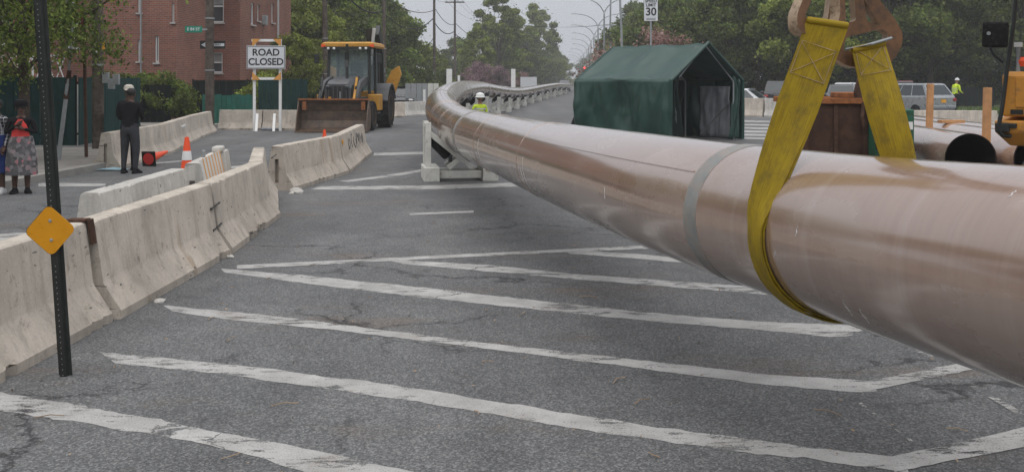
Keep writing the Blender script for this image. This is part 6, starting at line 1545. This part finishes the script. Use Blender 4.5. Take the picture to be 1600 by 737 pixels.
# ================================================================== TREES
def tree_proto(seed, H, cr, trunk_h, mat, nleaf, leaf, shape='broad', trunk_r=.2):
    """returns (trunk mesh, crown mesh): limbs reach out to leaf clumps of uneven size"""
    rng = np.random.default_rng(seed); rr = random.Random(seed)
    nb = 46; cl = []
    while len(cl) < nb:
        p = rng.normal(size=3); p /= np.linalg.norm(p); rad = rng.uniform(.25, 1.0) ** .5
        z = p[2] * rad; zz = trunk_h + (H - trunk_h) * (z * .5 + .5)
        t = (zz - trunk_h) / (H - trunk_h)
        if shape == 'broad': wf = math.sin(math.pi * min(1, .16 + .80 * t)) ** .7
        elif shape == 'cone': wf = (1 - t) * .95 + .14
        else: wf = math.sin(math.pi * min(1, .22 + .70 * t)) ** .5
        wob = 1 + .28 * mnoise.noise(Vector((p[0] * 1.6 + seed, p[1] * 1.6, p[2] * 1.6)))
        cl.append((p[0] * rad * cr * wf * wob, p[1] * rad * cr * wf * wob, zz, rng.uniform(.16, .34) * cr * (.75 if shape != 'broad' else 1)))
    w_ = np.array([c[3] ** 2 for c in cl]); w_ /= w_.sum(); pick = rng.choice(nb, nleaf, p=w_); C = np.array(cl)
    q = rng.normal(size=(nleaf, 3)); q /= np.linalg.norm(q, axis=1, keepdims=True); q *= (rng.uniform(0.05, 1, nleaf) ** .45)[:, None]
    q[:, 2] *= .72
    cen = C[pick, :3] + q * C[pick, 3][:, None]
    # stray sprays
    k = nleaf // 14; cen[:k] += rng.normal(size=(k, 3)) * cr * .10
    cen[:, 2] = np.maximum(cen[:, 2], trunk_h * .55)
    crown = leaves(rng, cen, leaf, mat, 'crown')
    mb = MB(); top = Vector((rr.uniform(-.3, .3), rr.uniform(-.3, .3), trunk_h + (H - trunk_h) * .62)); tr = [Vector((0, 0, -.15)), Vector((.03, 0, .3)), Vector((rr.uniform(-.1, .1), rr.uniform(-.1, .1), trunk_h)), top * .5 + Vector((0, 0, trunk_h * .5 + .2)), top]
    tr.sort(key=lambda v_: v_.z); mb.tube(tr, [trunk_r * 1.35, trunk_r, trunk_r * .85, trunk_r * .55, trunk_r * .2], 9)
    for c in cl[:26]:
        e = Vector(c[:3]); s = tr[2].lerp(tr[4], max(0, min(.85, (e.z - trunk_h) / (H - trunk_h) * .75 - .1))); m = s.lerp(e, .5) + Vector((0, 0, -.06 * (e - s).length))
        mb.tube([s, m, e], [trunk_r * .34, trunk_r * .2, trunk_r * .06], 5, caps=False)
    o = mb.build('trunk', 'bark', smooth=True); tm = o.data; bpy.data.objects.remove(o)
    return tm, crown
PROTO = {'maple': tree_proto(11, 10, 4.0, 2.2, 'leaf_mid', 17000, .15), 'oak': tree_proto(12, 11, 4.6, 2.4, 'leaf_dark', 19000, .16), 'lime': tree_proto(13, 9.5, 3.6, 1.7, 'leaf_pale', 14000, .14),
         'tall': tree_proto(14, 15, 4.2, 2.6, 'leaf_mid', 18000, .17, 'tall'), 'dense': tree_proto(15, 10.5, 4.8, 1.0, 'leaf_dark', 20000, .17), 'pine': tree_proto(16, 12, 3.4, .8, 'leaf_dark', 16000, .16, 'cone'),
         'cherry': tree_proto(17, 4.8, 3.0, 1.2, 'leaf_pink', 4200, .085), 'lilac': tree_proto(18, 4.0, 2.2, .8, 'leaf_lilac', 5000, .10), 'bush': tree_proto(19, 2.4, 1.5, .15, 'leaf_dark', 5000, .085, trunk_r=.06), 'bushl': tree_proto(20, 2.2, 1.4, .15, 'leaf_pale', 4500, .085, trunk_r=.05),
         'street': tree_proto(21, 7.4, 4.1, 1.9, 'leaf_dark', 24000, .058, trunk_r=.17)}
KIND = {'maple': 'maple_tree', 'oak': 'oak_tree', 'lime': 'lime_tree', 'tall': 'tall_tree', 'dense': 'broad_tree', 'pine': 'pine_tree', 'cherry': 'cherry_tree', 'lilac': 'blossom_bush', 'bush': 'shrub', 'bushl': 'shrub', 'street': 'street_tree'}
TR = random.Random(77)
def where(x, y):
    px = 800 + x / y * FOC
    for lim, t in ((330, 'behind the corner house'), (440, 'behind the brick blocks'), (505, 'between the road closed sign and the backhoe'), (560, 'behind the backhoe cab'), (625, 'right of the backhoe cab'), (690, 'behind the pipe bend'), (745, 'just beyond the last utility poles'), (800, 'beyond the dusty pink bush'), (845, 'beyond the far white sign'), (905, 'where the far street narrows'), (960, 'beyond the street lamps'), (1010, 'left of the speed limit sign'), (1105, 'above the green tent'), (1165, 'above the open tent gable'), (1250, 'above the white sedan'), (1330, 'behind the near sling leg'), (1410, 'behind the far sling leg'), (1480, 'behind the silver wagon'), (1540, 'behind the lime jacket worker'), (1610, 'behind the excavator mirror')):
        if px < lim: return t
    return 'behind the orange excavator'
def tree(kind, x, y, s, label, group=None, z=0.0, sz=None, rz=None):
    e = empty(KIND[kind], (x, y, z), TR.uniform(0, 6.28) if rz is None else rz, label, 'shrub' if 'bush' in kind else 'tree', group); e.scale = (s, s, sz or s)
    for nme, me in zip(('trunk', 'crown'), PROTO[kind]): link(bpy.data.objects.new(nme, me), e)
    return e
# near street tree on the corner
tree('street', -10.5, 22.0, .92, 'leafy street tree behind the black post, shading the brick wall', rz=.4, z=.1).scale = (.74, .9, .92)
tree('street', -14.6, 24.0, 1.0, 'dark street tree over the corner house', rz=.6, z=.1)
tree('lime', -11.3, 52.5, .46, 'yellow-green young tree beside the brick block', z=.1)
tree('bushl', -13.9, 27.9, .42, 'yellow flowering plant spilling over the green fence', z=1.35)
for k, (kd, x_, y_, s_) in enumerate((('oak', -14.5, 14, .85), ('dense', -15.5, 5, .9), ('oak', -15, -4, .95), ('dense', -14, -13, 1.0), ('oak', -9, -24, 1.1), ('dense', 0, -30, 1.1), ('oak', 9, -28, 1.0))):
    tree(kd, x_, y_, s_, 'street tree on the near pavement mirrored in the pipe coating', 'street trees reflected in the pipe')
GL = 'trees behind the backhoe'
for k, (kd, x, y, s) in enumerate([('pine', -12.4, 58, 1.0), ('dense', -16.5, 60, 1.15), ('oak', -11.0, 66, .95), ('maple', -12.2, 76, 1.15), ('dense', -9.8, 84, .95), ('pine', -15.5, 72, 1.2), ('maple', -9.2, 92, .95), ('dense', -14, 92, 1.2), ('lime', -10.5, 56, .8), ('oak', -18.5, 82, 1.3), ('maple', -7.6, 104, .66), ('oak', -11.5, 112, .95), ('lime', -7.0, 118, .62), ('dense', -22, 70, 1.3), ('dense', -26, 62, 1.25), ('oak', -20, 100, 1.2)]):
    tree(kd, x - 3.0, y + 9, s, {'pine': 'dark conical evergreen ', 'dense': 'broad dark green tree ', 'oak': 'dark rounded tree ', 'maple': 'fresh green tree ', 'lime': 'pale yellow-green tree '}[kd] + where(x - 3, y + 9), GL)
GF = 'tall trees down the left of the street'
for kd, x, y, s in [('tall', -4.6, 132, .58), ('tall', -1.9, 150, 1.0), ('maple', -5.5, 140, .66), ('dense', -3.5, 160, 1.05), ('tall', 0.2, 172, .9), ('oak', 1.2, 190, 1.0), ('tall', 3.9, 205, 1.12), ('tall', 6.2, 222, 1.12), ('dense', 4.2, 215, .9), ('maple', 9.8, 245, .95), ('oak', 11.8, 275, .9), ('dense', 13.5, 310, 1.0), ('dense', 0, 175, .8), ('oak', -9, 170, .8), ('dense', 7.5, 235, .8)]:
    tree(kd, x, y, s, {'tall': 'tall hazy tree ', 'maple': 'rounded hazy green tree ', 'dense': 'low broad hazy tree ', 'oak': 'dark hazy tree '}[kd] + where(x, y), GF)
tree('lilac', -3.8, 112, 1.0, 'dusty pink blossom bush behind the far pipe'); tree('lilac', -1.7, 140, 1.0, 'purple blossom bush near the far white sign'); tree('cherry', 1.5, 158, .7, 'small pink tree by the far end of the pipe')
GR = 'park trees on the right'
for kd, x, y, s in [('dense', 13.6, 88, .86), ('maple', 18.5, 92, 1.0), ('oak', 16.2, 76, .86), ('dense', 21, 78, 1.05), ('maple', 20.5, 70, .92), ('dense', 25.5, 80, 1.15), ('oak', 27, 74, 1.0), ('maple', 31, 76, 1.1), ('dense', 33.5, 84, 1.2), ('oak', 37, 74, 1.1), ('maple', 40.5, 78, 1.1), ('dense', 44, 84, 1.3), ('oak', 46, 72, 1.1), ('dense', 15.5, 105, 1.0), ('maple', 15.4, 122, 1.0), ('oak', 17, 140, 1.1), ('dense', 19.5, 160, 1.1), ('tall', 20.5, 185, .85), ('oak', 23, 210, 1.1), ('dense', 22, 110, 1.25), ('dense', 28, 100, 1.35), ('dense', 36, 100, 1.4), ('dense', 45, 104, 1.45), ('dense', 54, 96, 1.4), ('oak', 28, 130, 1.5), ('dense', 26.5, 245, 1.2), ('oak', 30, 285, 1.3), ('dense', 25, 320, 1.0), ('oak', 50, 78, 1.2)]:
    tree(kd, x, y, s, {'dense': 'broad dark park tree ', 'maple': 'fresh green park tree ', 'oak': 'rounded dark park tree ', 'tall': 'tall hazy park tree '}[kd] + where(x, y), GR, z=.1)
tree('cherry', 7.0, 50, .92, 'pink cherry tree in blossom behind the green tent'); tree('cherry', 5.3, 53.5, .70, 'small thin pink cherry left of the tent ridge')
GB = 'shrubs under the park trees'
for k in range(22):
    x_ = 14 + k * 1.75 + TR.uniform(-.4, .4); tree('bush', x_, 82, TR.uniform(1.1, 1.7), 'dark shrub under the park trees ' + where(x_, 82), GB, z=.1)
for k in range(12):
    tree('bush', -15.5 + k * .75 + TR.uniform(-.3, .3), 57 + k * 4.2, TR.uniform(1.0, 1.6), 'dark shrub at the foot of the trees behind the backhoe', 'shrubs behind the backhoe', z=.1)
for x_, y_, s in ((-17.6, 43.4, .95), (-16.4, 43.3, .9), (-15.2, 43.2, .95), (-14.2, 43.2, .8), (-18.8, 43.5, 1.0)): tree('bush', x_, y_, s, 'dark hedge shrub against the rose brick block', 'hedge by the rose brick block', z=.1)
for x_, y_, s in ((-10.6, 44, .9), (-9.6, 43, .6)): tree('bushl', x_, y_, s, 'pale dry shrub behind the green slatted fence', 'shrubs behind the slatted fence', z=.1)
# dark park fence behind the worker
fence((27.6, 71), (33.5, 70), 1.3, 'fence_dark', 'dark boarded park fence behind the lime jacket worker', step=.5, rail=False)
# far wood closing the view
rng = np.random.default_rng(88); n = 26000
wx_ = np.concatenate([rng.uniform(34, 120, n // 2), rng.uniform(-110, -24, n // 2)]); wy_ = np.concatenate([112 + rng.uniform(0, 12, n // 2), 124 + rng.uniform(0, 12, n // 2)])
hz = 9 + 3.5 * np.sin(wx_ * .35) + 2 * np.sin(wx_ * .9 + 1); wz_ = rng.uniform(.2, 1, n) ** .8 * hz
o = bpy.data.objects.new('far_wood', leaves(rng, np.stack([wx_, wy_, wz_], 1), .5, 'leaf_dark', 'far_wood')); link(o); tag(o, 'distant dark wood closing the view behind the nearer trees', 'wood', kind='stuff')
n = 9000; wx_ = rng.uniform(-30, 70, n); wy_ = 400 + rng.uniform(0, 25, n); wz_ = rng.uniform(0, 1, n) * (7 + 3 * np.sin(wx_ * .2) + 1.5 * np.sin(wx_ * .7))
o = bpy.data.objects.new('far_wood', leaves(rng, np.stack([wx_, wy_, wz_], 1), .8, 'leaf_mid', 'far_wood')); link(o); tag(o, 'hazy line of trees where the street ends', 'wood', kind='stuff')

# ================================================================== HAZE
m = bpy.data.materials.new('haze_air'); m.use_nodes = True; nt = m.node_tree; nt.nodes.remove(nt.nodes['Principled BSDF'])
pv = nt.nodes.new('ShaderNodeVolumePrincipled'); pv.inputs['Color'].default_value = (.955, .965, .985, 1); pv.inputs['Density'].default_value = 0.0010
nt.links.new(pv.outputs[0], nt.nodes['Material Output'].inputs['Volume']); MATS['haze_air'] = m
hz_ = MB().box((0, 250, 9.5), (860, 760, 21)).build('haze', 'haze_air'); tag(hz_, 'thin pale haze in the air down the street', 'haze', kind='stuff')
